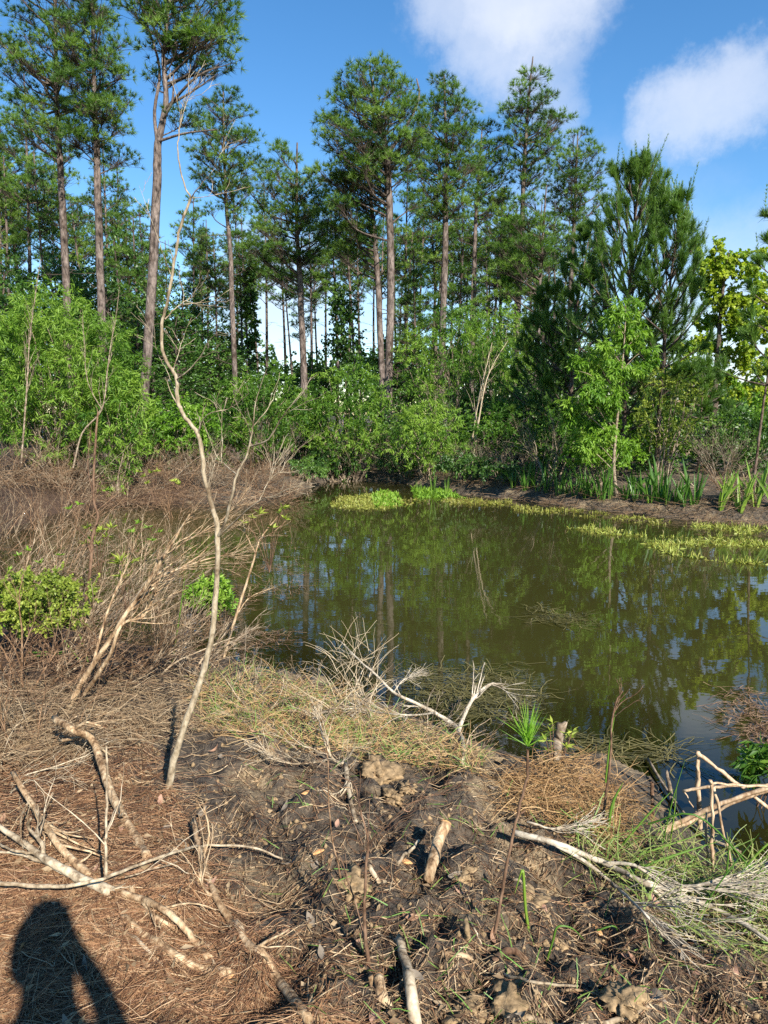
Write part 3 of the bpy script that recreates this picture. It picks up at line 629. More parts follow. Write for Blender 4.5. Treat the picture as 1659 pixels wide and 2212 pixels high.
shrub('bright willow between grey pine trunks behind the pale leaning stems', 1090, 640, 900, 55, 29, 'willow', 26, 9, 12, .14, .022, .55, .25, tint=.7, lift=2)
shrub('small weeping shrub trailing its leaves into the far end of the pond', 662, 985, 1058, 42, 21.5, 'dark_leaf', 18, 9, 12, .10, .02, .3, .7, tint=.75, name='weeping_shrub')
shrub('dim green shrub below the pale leaning stems', 1080, 870, 1010, 80, 22, 'willow', 36, 8, 10, .11, .025, .45, .2, tint=.2, name='leafy_shrub')
shrub('leafy shrub in the shade at the foot of the dark dense young pine', 1200, 880, 1020, 70, 20, 'willow', 26, 8, 10, .11, .03, .42, .2, tint=.15, name='leafy_shrub')
shrub('bright green shrub around the foot of the drooping sapling', 1295, 900, 1040, 70, 18, 'lime_leaf', 34, 9, 10, .10, .03, .38, .2, tint=.4, name='leafy_shrub')
shrub('yellow-green fine-leaved shrub between the two young pine trunks', 1432, 790, 1025, 68, 18, 'yellow_leaf', 38, 9, 12, .055, .020, .38, .05, tint=.18, name='wax_myrtle', lift=.5)
shrub('green leafy shrub behind the yellow-green fine-leaved shrub', 1400, 880, 1020, 110, 22, 'lime_leaf', 60, 9, 10, .09, .04, .45, .1, tint=.3, name='leafy_shrub')
shrub('green shrub under the sycamore with patches of yellow leaves', 1600, 850, 1000, 75, 23, 'lime_leaf', 34, 9, 10, .10, .05, .45, .1, tint=.3, name='leafy_shrub')
shrub('dark leafy shrub in shade near the reddish-stemmed young pine', 1625, 900, 1030, 60, 18.5, 'dark_leaf', 26, 8, 9, .09, .035, .4, .1, tint=.5, name='leafy_shrub')
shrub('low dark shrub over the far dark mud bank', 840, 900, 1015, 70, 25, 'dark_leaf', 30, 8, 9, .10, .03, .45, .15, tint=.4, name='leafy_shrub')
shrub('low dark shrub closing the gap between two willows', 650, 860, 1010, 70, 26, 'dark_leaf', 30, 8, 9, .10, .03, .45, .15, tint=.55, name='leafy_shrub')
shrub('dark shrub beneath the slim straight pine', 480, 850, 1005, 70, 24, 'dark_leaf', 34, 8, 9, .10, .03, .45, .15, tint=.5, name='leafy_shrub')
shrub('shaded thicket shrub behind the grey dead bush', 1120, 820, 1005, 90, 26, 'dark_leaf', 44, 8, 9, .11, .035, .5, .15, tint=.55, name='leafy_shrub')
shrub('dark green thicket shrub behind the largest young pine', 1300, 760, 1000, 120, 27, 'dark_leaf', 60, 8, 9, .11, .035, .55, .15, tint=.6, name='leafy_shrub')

shrub('dark overhanging shrub added to shade the mud bank beside the upright reeds', 1000, 970, 1050, 60, 20.4, 'dark_leaf', 28, 8, 10, .09, .022, .32, .5, tint=.55, name='bank_shade_shrub')  # these dark-leaved shrubs are added to shade the lit far bank
shrub('dark overhanging shrub added to shade the bank between grey brush and the iris row', 1085, 985, 1062, 55, 19.4, 'dark_leaf', 24, 8, 10, .09, .022, .3, .5, tint=.45, name='bank_shade_shrub')
shrub('low dark shrub added to shade the mud at the pond end', 870, 960, 1035, 55, 23, 'dark_leaf', 24, 8, 10, .09, .022, .32, .5, tint=.5, name='bank_shade_shrub')
shrub('low dark shrub added to shade the bank between the weeping shrub and rounded willow', 720, 960, 1036, 60, 23.4, 'dark_leaf', 26, 8, 10, .09, .022, .32, .4, tint=.5, name='bank_shade_shrub')
# dark mid-storey trees, vines and the undergrowth wall
def broadleaf_variant(H, hw, n, seed):
    lv, tw = Acc(), Acc(); C, R = bush_clumps(np.zeros(3), hw, hw, H*.22, H-.3, n, .62, .3, .55)
    path = np.stack([.2*np.sin(np.linspace(0, 3, 8)+seed), np.zeros(8), np.linspace(-.2, H*.85, 8)], -1)
    t = Acc().add(tubes(path, np.linspace(.11, .03, 8), 7), .4)
    for c, r in zip(C, R):
        s = z_on(path, max(.5, c[2]-.6*np.linalg.norm(c[:2]))); P = smooth_path([s, (s+c)/2+[0, 0, .1], c], 3); tw.add(tubes(P, np.linspace(.03, .01, len(P)), 4), .5)
    sprays(lv, tw, C, R, 9, 9, .12, .06, .12, flat=.5); return t.mesh('midstorey_trunk', True), tw.mesh('midstorey_branches'), lv.mesh('midstorey_foliage')
BV = [broadleaf_variant(8, 1.5, 42, 1), broadleaf_variant(8, 1.1, 32, 2), broadleaf_variant(8, 1.9, 52, 3)]
for i, (x, yt, Y, w) in enumerate([(20, 520, 34, 1.2), (75, 600, 30, 1.2), (125, 520, 33, 1), (180, 500, 36, 1.1), (165, 640, 30, 1.2), (245, 560, 34, 1.2), (300, 640, 30, 1.1), (285, 480, 40, 1), (350, 600, 36, 1), (400, 560, 34, .9),
                                   (395, 660, 29, 1.2), (445, 640, 36, 1), (470, 720, 33, 1.3), (530, 745, 36, 1.2), (590, 775, 38, 1.3), (690, 770, 40, 1.2), (895, 720, 36, .9), (1010, 720, 38, .9),
                                   (1190, 620, 34, 1.0), (1255, 640, 32, 1.1), (1430, 700, 30, 1.2), (1370, 650, 33, 1.1), (1165, 760, 28, 1.2), (860, 760, 34, 1), (-20, 640, 30, 1.2), (215, 720, 27, 1.2), (340, 770, 27, 1.2)]):
    b = at(x, 895, Y); b[2] = G(b[0], b[1]); H = at(x, yt, Y)[2]-b[2]; s = H/8
    zone = [q for q in ZONES if x < q[0]][0][1] if x < 1400 else 'in the shade behind the two young pines'
    o = thing('midstorey_tree', b, 'dark leafy mid-height tree ' + zone, 'tree', 'dark mid-height trees ' + zone)
    o.scale = (w*(.5+.5*s), w*(.5+.5*s), s); o.rotation_euler = (0, 0, U(0, 6.28))
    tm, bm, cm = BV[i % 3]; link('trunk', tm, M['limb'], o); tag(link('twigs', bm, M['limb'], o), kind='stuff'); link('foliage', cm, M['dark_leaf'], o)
def far_wood():
    lv, tw = Acc(), Acc(); n = 330
    x = U(-200, 2150, n); Y = U(40, 62, n); top = np.interp(x, [-200, 500, 600, 820, 1200, 1500, 1900], [600, 730, 775, 775, 740, 850, 820])
    y = np.array([U(t_, 905) for t_ in top]); C = np.array([at(a, b, c) for a, b, c in zip(x, y, Y)]); C[:, 2] = np.maximum(C[:, 2], .8)
    sprays(lv, tw, C, np.full(n, 1.5), 11, 9, .30, .17, .1, flat=.4, tint=.45)
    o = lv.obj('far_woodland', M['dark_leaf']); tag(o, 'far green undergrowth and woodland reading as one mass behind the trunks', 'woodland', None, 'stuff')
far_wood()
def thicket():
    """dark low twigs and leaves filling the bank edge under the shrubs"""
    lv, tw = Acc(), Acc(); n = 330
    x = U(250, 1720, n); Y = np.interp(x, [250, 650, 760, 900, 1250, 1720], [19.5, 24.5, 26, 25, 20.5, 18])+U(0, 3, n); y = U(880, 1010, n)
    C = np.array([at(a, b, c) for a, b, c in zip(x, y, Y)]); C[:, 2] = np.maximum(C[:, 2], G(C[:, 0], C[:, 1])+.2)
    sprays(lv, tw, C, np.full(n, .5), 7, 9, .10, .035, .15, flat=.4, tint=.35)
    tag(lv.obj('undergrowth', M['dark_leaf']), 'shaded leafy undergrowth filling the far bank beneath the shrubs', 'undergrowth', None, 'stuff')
thicket()

# vines on trunks
for lab, pts, Y, r, n in [('leafy vine climbing the pair of thin dark trunks beside the sky gap', [(545, 750), (541, 640), (540, 560)], 37.8, .35, 26),
                          ('thick leafy vine column hiding a thin trunk inside the sky gap', [(735, 780), (738, 700), (733, 640)], 37, .7, 34),
                          ('bright vine wrapping a grey trunk below the slender pointed pine', [(1100, 660), (1103, 560), (1106, 470)], 40, .38, 26)]:
    p = smooth_path([at(x, y, Y) for x, y in pts], 8); C = p[rng.integers(0, len(p), n)] + rng.normal(size=(n, 3))*[.4*r, .4*r, .2]
    root = thing('climbing_vine', p[0], lab, 'vine'); lv, tw = Acc(), Acc(); tw.add(tubes(p, np.full(len(p), .03), 4), .5)
    sprays(lv, tw, C, np.full(n, r), 8, 8, .13, .08, .3, tint=.6); tw.obj('stem', M['limb'], root, False, p[0]); lv.obj('foliage', M['dark_leaf' if 'bright' not in lab else 'lime_leaf'], root, False, p[0])

# lime green drooping sapling on the right bank
def px_tree(name, label, Y, trunk, wpx, blobs, bark, mat, nt, nl, L, W, droop, tint, cat='tree', per=1.0, tr=.006, fullbase=True, dz=0):
    path = trunk_path(trunk, Y, wob=.006); b = path[0].copy(); root = thing(name, b, label, cat)
    r0 = m_at(wpx, Y)/2; Acc().add(tubes(path, np.linspace(r0*1.15, .01, len(path)), 8), .5).obj('trunk', M[bark], root, True, b)
    lv, tw = Acc(), Acc(); C = []; R = []
    for x, y, r in blobs:
        c = at(x, y, Y+U(-1, 1)*m_at(r, Y)*1.2); rw = m_at(r, Y)
        hd = np.linalg.norm((c-z_on(path, c[2]))[:2]); s = z_on(path, max(b[2]+.5, c[2]-.45*hd-.2)); P = smooth_path([s, s*.4+c*.6+[0, 0, .12*hd], c], 4)
        Acc().add(tubes(P, np.linspace(min(.02, .007+.007*hd), .004, len(P)), 5), .6).obj('limb', M[bark], root, True, b)
        m = max(2, int(per*(rw/.28)**2)); v = rng.normal(size=(m, 3))*rw*.42; C += list(c+v); R += [max(.22, rw*.45)]*m
    sprays(lv, tw, np.array(C), np.array(R), nt, nl, L, W, droop, tint=tint, tr=tr)
    lv.obj('foliage', M[mat], root, False, b); return root
px_tree('drooping_sapling', 'lime green sapling with drooping narrow leaves, in front of the largest young pine', 16.6,
        [(1333, 1075), (1326, 1000), (1334, 900), (1345, 780), (1352, 650)], 8,
        [(1350, 660, 30), (1320, 690, 34), (1375, 700, 30), (1345, 730, 38), (1300, 745, 30), (1390, 760, 26), (1300, 790, 40), (1345, 800, 34), (1270, 830, 34), (1320, 850, 36), (1270, 870, 34), (1240, 890, 30), (1225, 880, 22),
         (1265, 920, 30), (1300, 900, 30), (1280, 955, 28), (1255, 965, 24), (1310, 950, 22), (1340, 975, 18), (1375, 800, 24), (1245, 800, 20), (1390, 720, 18)],
        'dead_grey', 'lime_leaf', 9, 11, .13, .022, .55, .6, per=2.6)
px_tree('sycamore_tree', 'sycamore with large bright yellow-green leaves, sky showing through its crown', 23, [(1540, 960), (1545, 850), (1553, 720), (1565, 600), (1575, 540)], 20,
        [(1540, 560, 34), (1575, 580, 34), (1520, 610, 34), (1560, 640, 36), (1620, 590, 30), (1640, 640, 34), (1610, 660, 34), (1530, 690, 32), (1590, 700, 36), (1650, 710, 36), (1500, 740, 30), (1545, 760, 32), (1610, 760, 34),
         (1480, 800, 28), (1520, 815, 28), (1570, 820, 30), (1640, 790, 34), (1600, 850, 26), (1510, 860, 22), (1660, 850, 30), (1690, 760, 40), (1700, 650, 40)],
        'limb', 'sycamore', 8, 10, .10, .065, .15, .72, per=3.2, tr=.007)

# fan palms far behind the yellow-green shrub
def palm(x, y, Y, lab):
    c = at(x, y, Y); b = np.array([c[0], c[1], G(c[0], c[1])]); root = thing('fan_palm', b, lab, 'palm')
    P = smooth_path([b, (b+c)/2+[.05, 0, 0], c], 4); Acc().add(tubes(P, np.full(len(P), .13), 8), .5).obj('trunk', M['dead_grey'], root, True, b)
    for i in range(16):
        a = U(0, 6.28); e = U(-.5, 1.1); d = nz(np.array([math.cos(a), math.sin(a), e])); s = c+d*.55
        lf = Acc(); lf.add(tubes(np.array([c, s]), np.array([.012, .01]), 4), .3); side = nz(np.cross(d, [0, 0, 1.])); n = 17; ang = np.linspace(-1.35, 1.35, n)
        D = np.cos(ang)[:, None]*d+np.sin(ang)[:, None]*side + [0, 0, -.15]
        lf.add(ribbons(grow(np.repeat(s[None], n, 0), D, .6, 4, .03, -.18), np.array([.02, .05, .03, .004])[None]*np.ones((n, 1))), .4)
        lf.obj('frond', M['iris'] if i < 12 else M['straw'], root, False, b)
palm(1493, 838, 28, 'fan palm with green fronds behind the yellow-green shrub'); palm(1506, 895, 26, 'shorter fan palm with hanging dry fronds beneath the taller palm')

# ------------------------------------------------------------------ dead shrubs
def dead_parts(base, n_stem, H, lean, spread, r0, tw_n, tw2_n, wig=.14, up=.02, n=8):
    a = U(0, 6.28, n_stem); D = np.stack([np.cos(a)*spread, np.sin(a)*spread, np.ones(n_stem)], -1) + np.asarray(lean)
    S = base + np.stack([np.cos(a)*.08, np.sin(a)*.08, np.full(n_stem, -.04)], -1)*U(.2, 1.6, n_stem)[:, None]
    L = H*U(.55, 1.05, n_stem); P = grow(S, D, L, n, wig, up); R = taper(n_stem, n, r0*U(.5, 1.1, n_stem), .25)
    st, tw = Acc(), Acc(); st.add(tubes(P, R, 5), np.repeat(U(.25, .75, n_stem), n*5))
    C, CR = branch_off(P, R, tw_n, H*.55, .65, 6, wig, up*1.5, .2, .95, .6, np.asarray(lean)*.3); tw.add(tubes(C, CR, 4), np.repeat(U(.2, .8, tw_n), 24))
    E, ER = branch_off(C, CR, tw2_n, H*.28, .75, 5, wig*1.2, up, .15, .98, .6); tw.add(tubes(E, np.maximum(ER, .0011*H**.3), 3), np.repeat(U(.2, .8, tw2_n), 15))
    return st, tw
def dead_shrub(label, pos, H, lean=(0, 0, 0), spread=.5, mat='dead_pale', ns=7, r0=.012, t1=40, t2=110, wig=.14, up=.02, group=None, name='dead_shrub'):
    b = np.array([pos[0], pos[1], max(G(pos[0], pos[1]), -.12)]); root = thing(name, b, label, 'dead shrub', group)
    st, tw = dead_parts(b, ns, H, lean, spread, r0, t1, t2, wig, up)
    st.obj('stems', M[mat], root, True, b); tag(tw.obj('twigs', M[mat], root, False, b), kind='stuff'); return root
def gp(x, y): return on_g(x, y, 0)[:2]
# right and far bank
dead_shrub('pale grey many-twigged dead bush at the foot of the dark dense young pine', at(1185, 1040, 18.9)[:2], 2.1, (-.15, 0, 0), .42, 'dead_grey', 16, .014, 70, 260)
dead_shrub('grey dead bush leaning beside the larger grey dead bush', at(1120, 1045, 19.6)[:2], 1.5, (-.3, 0, 0), .5, 'dead_grey', 10, .011, 45, 160)
dead_shrub('rounded drooping dead clump among the iris blades', at(1275, 1060, 17.6)[:2], 1.1, (.1, 0, 0), .5, 'dead_grey', 14, .008, 60, 200, .16, -.2)
dead_shrub('fine grey leafless bush in front of the sycamore trunk', at(1555, 1030, 17.2)[:2], 1.9, (0, 0, 0), .55, 'dead_grey', 14, .009, 90, 380)
dead_shrub('tangled brown drooping dead shrub above the bright iris clump', at(1575, 1080, 15.2)[:2], 1.15, (.1, -.1, 0), .6, 'dead_red', 16, .010, 90, 300, .18, -.16)
dead_shrub('brown dead shrub matted with old stems beside the bright iris clump', at(1625, 1090, 14.9)[:2], .95, (0, -.1, 0), .7, 'dead_tan', 14, .009, 70, 220, .18, -.2)
dead_shrub('bleached dead branch cluster leaning left out of the right bank', at(1520, 1065, 15.8)[:2], 1.35, (-1.1, 0, 0), .12, 'dead_pale', 2, .012, 12, 34, .05, 0)
dead_shrub('grey dead brush hanging over the bank by the arching willow', at(1010, 1030, 21)[:2], 1.5, (.1, -.1, 0), .7, 'dead_grey', 12, .010, 60, 180)
dead_shrub('grey brush behind the green reeds at the far bank', at(1060, 1035, 20.3)[:2], 1.3, (-.1, 0, 0), .6, 'dead_grey', 12, .010, 50, 170)
dead_shrub('white tangled dead vine stems hanging in front of the tall soft green willow', at(965, 960, 24)[:2], 2.7, (-.1, 0, 0), .3, 'dead_pale', 8, .012, 30, 60, .14, -.05)
dead_shrub('dark bare stems under the rounded willow at the pond end', at(770, 1030, 23.6)[:2], 1.9, (0, 0, 0), .7, 'dead_grey', 16, .014, 34, 90)
dead_shrub('dark bare stems under the pale feathery willow', at(880, 1025, 23)[:2], 1.9, (-.1, 0, 0), .7, 'dead_grey', 14, .014, 34, 90)
dead_shrub('bare stems under the feathery willow near the weeping shrub', at(600, 1040, 21.5)[:2], 2.0, (.1, 0, 0), .6, 'dead_grey', 14, .014, 34, 90)
for lab, pts, Y, w in [('pale leaning dead trunk beside its thinner twin in the willow thicket', [(1012, 1000), (1030, 880), (1048, 800), (1062, 740)], 22.3, 6),
                       ('thinner pale leaning dead trunk reaching right of its twin', [(1022, 995), (1045, 850), (1065, 790), (1098, 735)], 22.0, 4.5)]:
    p = trunk_path(pts, Y, wob=.004); root = thing('leaning_dead_trunk', p[0], lab, 'dead tree'); Acc().add(tubes(p, np.linspace(m_at(w, Y)/2, .008, len(p)), 7), .7).obj('trunk', M['dead_pale'], root, True, p[0])
    C, R = branch_off(p[None], np.linspace(.03, .01, len(p))[None], 14, 1.2, .6, 6, .1, .05, .4); tag(Acc().add(tubes(C, R*.7, 4), .7).obj('twigs', M['dead_pale'], root, False, p[0]), kind='stuff')
# left bank of reddish dead brush
LB = 'reddish dead brush along the left bank'
for i, (x, y, Y, H, lx) in enumerate([(20, 1085, 16.5, 1.7, .3), (90, 1085, 17.2, 1.5, .5), (150, 1085, 16.8, 1.6, .2), (210, 1085, 17.5, 1.5, .4), (270, 1085, 17, 1.3, -.2), (330, 1085, 17.8, 1.4, .3), (390, 1085, 18, 1.3, 0), (450, 1085, 18.2, 1.3, .3),
                                      (510, 1085, 18.3, 1.2, -.2), (560, 1085, 18.6, 1.1, .3), (610, 1075, 19, 1.0, .2), (60, 1050, 19, 1.8, .4), (180, 1045, 19.4, 1.6, -.3), (300, 1040, 19.6, 1.5, .3), (430, 1040, 20, 1.4, .2), (540, 1045, 20.2, 1.3, -.1), (-40, 1100, 15, 1.8, .5)]):
    c3 = i % 3; dead_shrub(['tangled reddish-brown', 'tangled pale tan', 'tangled grey'][c3]+' leafless brush on the left bank beyond the inlet', at(x, y, Y)[:2], H*1.15, (lx, -.1, -.1), .8, ['dead_red', 'brush', 'dead_grey'][c3], 13, .010, 60, 170, .16, -.02, ['reddish', 'pale tan', 'grey'][c3]+' brush along the left bank')
def thatch():
    a = Acc(); n = 1900; x = U(-80, 640, n); Y = U(16, 20, n); P0 = np.array([at(q, 1000, w) for q, w in zip(x, Y)])
    P0[:, 2] = np.maximum(G(P0[:, 0], P0[:, 1]), 0)+U(0, .45, n)
    P = grow(P0, rng.normal(size=(n, 3))*[1, 1, .35]+[.2, 0, .1], U(.3, .9, n), 5, .2, -.06); a.add(tubes(P, taper(n, 5, U(.004, .007, n), .5), 3), np.repeat(U(0, 1, n), 15))
    tag(a.obj('brush_thatch', M['dead_red']), 'matted reddish dead stems carpeting the left bank beyond the inlet', 'brush', None, 'stuff')
thatch()

# ------------------------------------------------------------------ water's edge plants
def blade_mesh(H, w, lean, bend, n=6, tint=.5):
    t = np.linspace(0, 1, n); P = np.stack([lean[0]*t*H+bend[0]*t**2.5*H, lean[1]*t*H+bend[1]*t**2.5*H, H*(t-.25*(np.hypot(*bend))*t**3)], -1)
    W = w*np.array([.7, 1, 1, .9, .6, .04])[:n]
    side = nz(np.array([math.cos(U(0, 3.1)), math.sin(U(0, 3.1)), 0]))
    V = np.stack([P-side*W[:, None]/2, P+np.array([0, 0, 0])+np.cross(side, [0, 0, 1])*W[:, None]*.14, P+side*W[:, None]/2], 1).reshape(-1, 3)
    i = np.arange(n-1)*3; Fq = np.concatenate([np.stack([i, i+1, i+4, i+3], -1), np.stack([i+1, i+2, i+5, i+4], -1)])
    return raw_mesh('blade', V, [Fq], np.clip(np.repeat(np.linspace(tint+.25, tint-.1, n), 3)+.05*rng.normal(), 0, 1), True)
def blade_set(n, H, w, spread, bend, tint):
    out = []
    for i in range(n):
        a = U(0, 6.28); l = spread*U(.1, 1); bq = bend*rng.random()**2
        out.append((blade_mesh(H*U(.55, 1.1), w*U(.7, 1.2), (math.cos(a)*l, math.sin(a)*l), (math.cos(a)*bq, math.sin(a)*bq), 6, tint), (math.cos(a)*.05*U(.2, 1.4), math.sin(a)*.05*U(.2, 1.4))))
    return out
IRIS = [blade_set(9, .75, .045, .35, .5, .35), blade_set(11, .65, .04, .5, .8, .4), blade_set(8, .85, .045, .3, .4, .3)]
IRISB = blade_set(11, .85, .06, .5, .6, .82)
def clump(kind, pos, label, s=1.0, group=None, mat='iris', name='iris_clump'):
    z = max(G(pos[0], pos[1]), -.05); o = thing(name, (pos[0], pos[1], z-.02), label, 'plant', group); o.rotation_euler = (0, 0, U(0, 6.28)); o.scale = (s, s, s)
    for me, (x, y) in kind:
        b = link('blade', me, M[mat], o); b.location = (x, y, 0)
for i, (x, y) in enumerate([(1135, 1068), (1160, 1072), (1178, 1075), (1205, 1080), (1222, 1078), (1240, 1085), (1262, 1088), (1280, 1082), (1300, 1092), (1318, 1086), (1352, 1090), (1372, 1096), (1388, 1088), (1405, 1100), (1425, 1094), (1440, 1102), (1458, 1096), (1478, 1104),
                            (1150, 1058), (1210, 1064), (1255, 1068), (1310, 1070), (1365, 1075), (1420, 1080), (1470, 1085), (1110, 1060), (1500, 1100)]):
    p = on_g(x, y); p = p + nz(np.array([p[0], p[1], 0]))*.2
    clump(IRIS[i % 3], p, 'clump of dark green sword-like leaves in the row along the right bank', U(.7, 1.25), 'iris clumps along the right bank')
for x, y, s, l in [(1560, 1112, 1.0, 'bright green iris clump beside the tangled brown dead shrub'), (1605, 1122, 1.0, 'bright yellow-green iris clump with a bent yellow leaf at the water'), (1640, 1105, 1.25, 'tall bright iris clump standing behind the yellow-green clump'), (1585, 1090, .8, 'small green iris clump under the tangled dead shrub'), (1690, 1110, 1.2, 'broad iris clump at the far end of the bright group')]:
    clump(IRISB, on_g(x, y)+[0, .15, 0], l, s)
REED = blade_set(16, 1.0, .022, .12, .12, .6)
for x, y, s, l in [(935, 1075, .8, 'clump of upright bright reeds standing in the water by the floating strip'), (905, 1068, .5, 'short green reeds next to the upright reed clump'), (965, 1072, .65, 'thin green reeds between the reed clump and the bank')]:
    clump(REED, on_z(x, y, 0), l, s, None, 'iris', 'reed_clump')

def inpoly(px, py, poly):
    ins = np.zeros(px.shape, bool); n = len(poly)
    for i in range(n):
        a = poly[i]; b = poly[(i+1) % n]; c = (a[1] > py) != (b[1] > py); ins ^= c & (px < (b[0]-a[0])*(py-a[1])/(b[1]-a[1]+1e-9)+a[0])
    return ins
def rand_in(poly, n):
    p = np.array(poly); out = np.zeros((0, 2))
    while len(out) < n:
        q = np.stack([U(p[:, 0].min(), p[:, 0].max(), n*3), U(p[:, 1].min(), p[:, 1].max(), n*3)], -1); out = np.vstack([out, q[inpoly(q[:, 0], q[:, 1], poly)]])
    return out[:n]
def raysv(q):
    a = (q[:, 0]-CX)/F; b = (q[:, 1]-CY)/F
    return np.stack([a, math.cos(PITCH)-b*math.sin(PITCH), -(math.sin(PITCH)+b*math.cos(PITCH))], -1)
def on_gv(q, water=True):
    r = raysv(q); z = np.full(len(q), .35)
    for _ in range(14):
        t = (z-CAMZ)/r[:, 2]; p = r*t[:, None]; g = G(p[:, 0], p[:, 1]); g = np.maximum(g, 0) if water else g; z = z*.5+g*.5
    t = (z-CAMZ)/r[:, 2]; p = r*t[:, None]; p[:, 2] = np.maximum(G(p[:, 0], p[:, 1]), 0) if water else G(p[:, 0], p[:, 1]); return p
def on_wv(q): r = raysv(q); p = r*((-CAMZ)/r[:, 2])[:, None]; p[:, 2] = 0; return p
def stuff(acc, name, mat, label, cat): return tag(acc.obj(name, M[mat]), label, cat, None, 'stuff')

def sprig_mat(polys, name, label, h, w, t0, t1, gate=None, mat='mat_plant', n3=4):
    a = Acc()
    for poly, n in polys:
        p = on_wv(rand_in(poly, n))
        if gate: p = p[fbm(p[:, 0], p[:, 1], gate, 3, 2) > .46]
        n = len(p); D = np.stack([rng.normal(size=n)*.5, rng.normal(size=n)*.5, U(.4, 1.4, n)], -1); p[:, 2] = -.01
        P = grow(p, D, h*U(.4, 1.2, n), 4, .3, .1); a.add(ribbons(P, w*np.array([.8, 1, 1, .2])[None]*np.ones((n, 1))), np.repeat(np.clip(U(t0, t1, n), 0, 1), 8))
        m = n; q = p + rng.normal(size=(m, 3))*[.04, .04, 0]; q[:, 2] = .006; Dl = np.stack([rng.normal(size=m), rng.normal(size=m), np.abs(rng.normal(size=m))*.15], -1)
        a.add(leaf_quads(q, Dl, h*U(.4, .9, m), w*2.2), np.repeat(U(t0*.8, t1, m), 4))
    return stuff(a, name, mat, label, 'water plants')
sprig_mat([([(712, 1092), (730, 1075), (800, 1066), (862, 1072), (868, 1088), (840, 1100), (760, 1101)], 900)], 'floating_plants', 'tan and green floating plant island in the far pond', .10, .018, .1, .75)
sprig_mat([([(800, 1072), (830, 1062), (860, 1068), (862, 1092), (815, 1095)], 420)], 'floating_plants', 'bright leafy plants on the end of the floating island', .15, .035, .5, .9, None, 'lime_leaf')
sprig_mat([([(865, 1080), (980, 1076), (1110, 1078), (1100, 1092), (960, 1092), (868, 1090)], 800)], 'floating_plants', 'thin strip of floating plants at the foot of the upright reeds', .12, .016, .0, .7, 2.0)
sprig_mat([([(890, 1055), (960, 1058), (1000, 1076), (900, 1076)], 420)], 'floating_plants', 'green leafy plants around the upright reed clump', .16, .03, .2, .8, None, 'lime_leaf')
sprig_mat([([(1225, 1142), (1330, 1140), (1420, 1150), (1500, 1132), (1659, 1140), (1900, 1150), (1900, 1175), (1659, 1168), (1420, 1160), (1320, 1158)], 2200),
           ([(1380, 1170), (1450, 1172), (1659, 1165), (1900, 1180), (1900, 1235), (1659, 1222), (1560, 1215), (1450, 1200)], 3400)], 'floating_plants', 'broad yellow-green mat of floating plants along the right bank', .13, .014, .1, .95, 1.1)
sprig_mat([([(1100, 1092), (1200, 1096), (1330, 1110), (1450, 1128), (1440, 1136), (1280, 1118), (1110, 1104)], 700)], 'floating_plants', 'sparse floating fringe following the right bank mud', .10, .014, .0, .6, 2.0)
def weeds(polys, name, label, mat, t0, t1, L=.35):
    a = Acc()
    for poly, n in polys:
        p = on_wv(rand_in(poly, n)); p = p[fbm(p[:, 0], p[:, 1], 1.6, 3, 7) > .44]; n = len(p); p[:, 2] = .004
        P = grow(p, np.stack([rng.normal(size=n), rng.normal(size=n)*.6, np.zeros(n)], -1), L*U(.3, 1.2, n), 5, .25, 0); P[..., 2] = .004+U(0, .012, n)[:, None]+.01*np.abs(rng.normal(size=P.shape[:2]))
        a.add(ribbons(P, np.full((n, 5), 1)*U(.003, .008, n)[:, None], np.array([0, 0, 1.])), np.repeat(U(t0, t1, n), 10))
    stuff(a, name, mat, label, 'water weeds')
weeds([([(880, 1420), (1000, 1425), (1150, 1440), (1190, 1500), (1080, 1560), (960, 1540), (880, 1490)], 900), ([(700, 1330), (870, 1360), (900, 1420), (780, 1430)], 260), ([(1130, 1310), (1280, 1330), (1260, 1360), (1150, 1340)], 160), ([(1200, 1560), (1450, 1590), (1480, 1650), (1300, 1640), (1210, 1620)], 350)],
      'floating_weeds', 'brown-green floating dead stems in the shallows off the near bank', 'weed', .1, 1)
weeds([([(480, 1180), (640, 1170), (660, 1230), (620, 1420), (500, 1430), (470, 1300)], 900), ([(1560, 1500), (1659, 1480), (1700, 1560), (1640, 1640), (1580, 1560)], 300)], 'floating_weeds', 'dark floating twigs and weeds scattered by the brushy inlet', 'dead_red', .2, .9, .28)

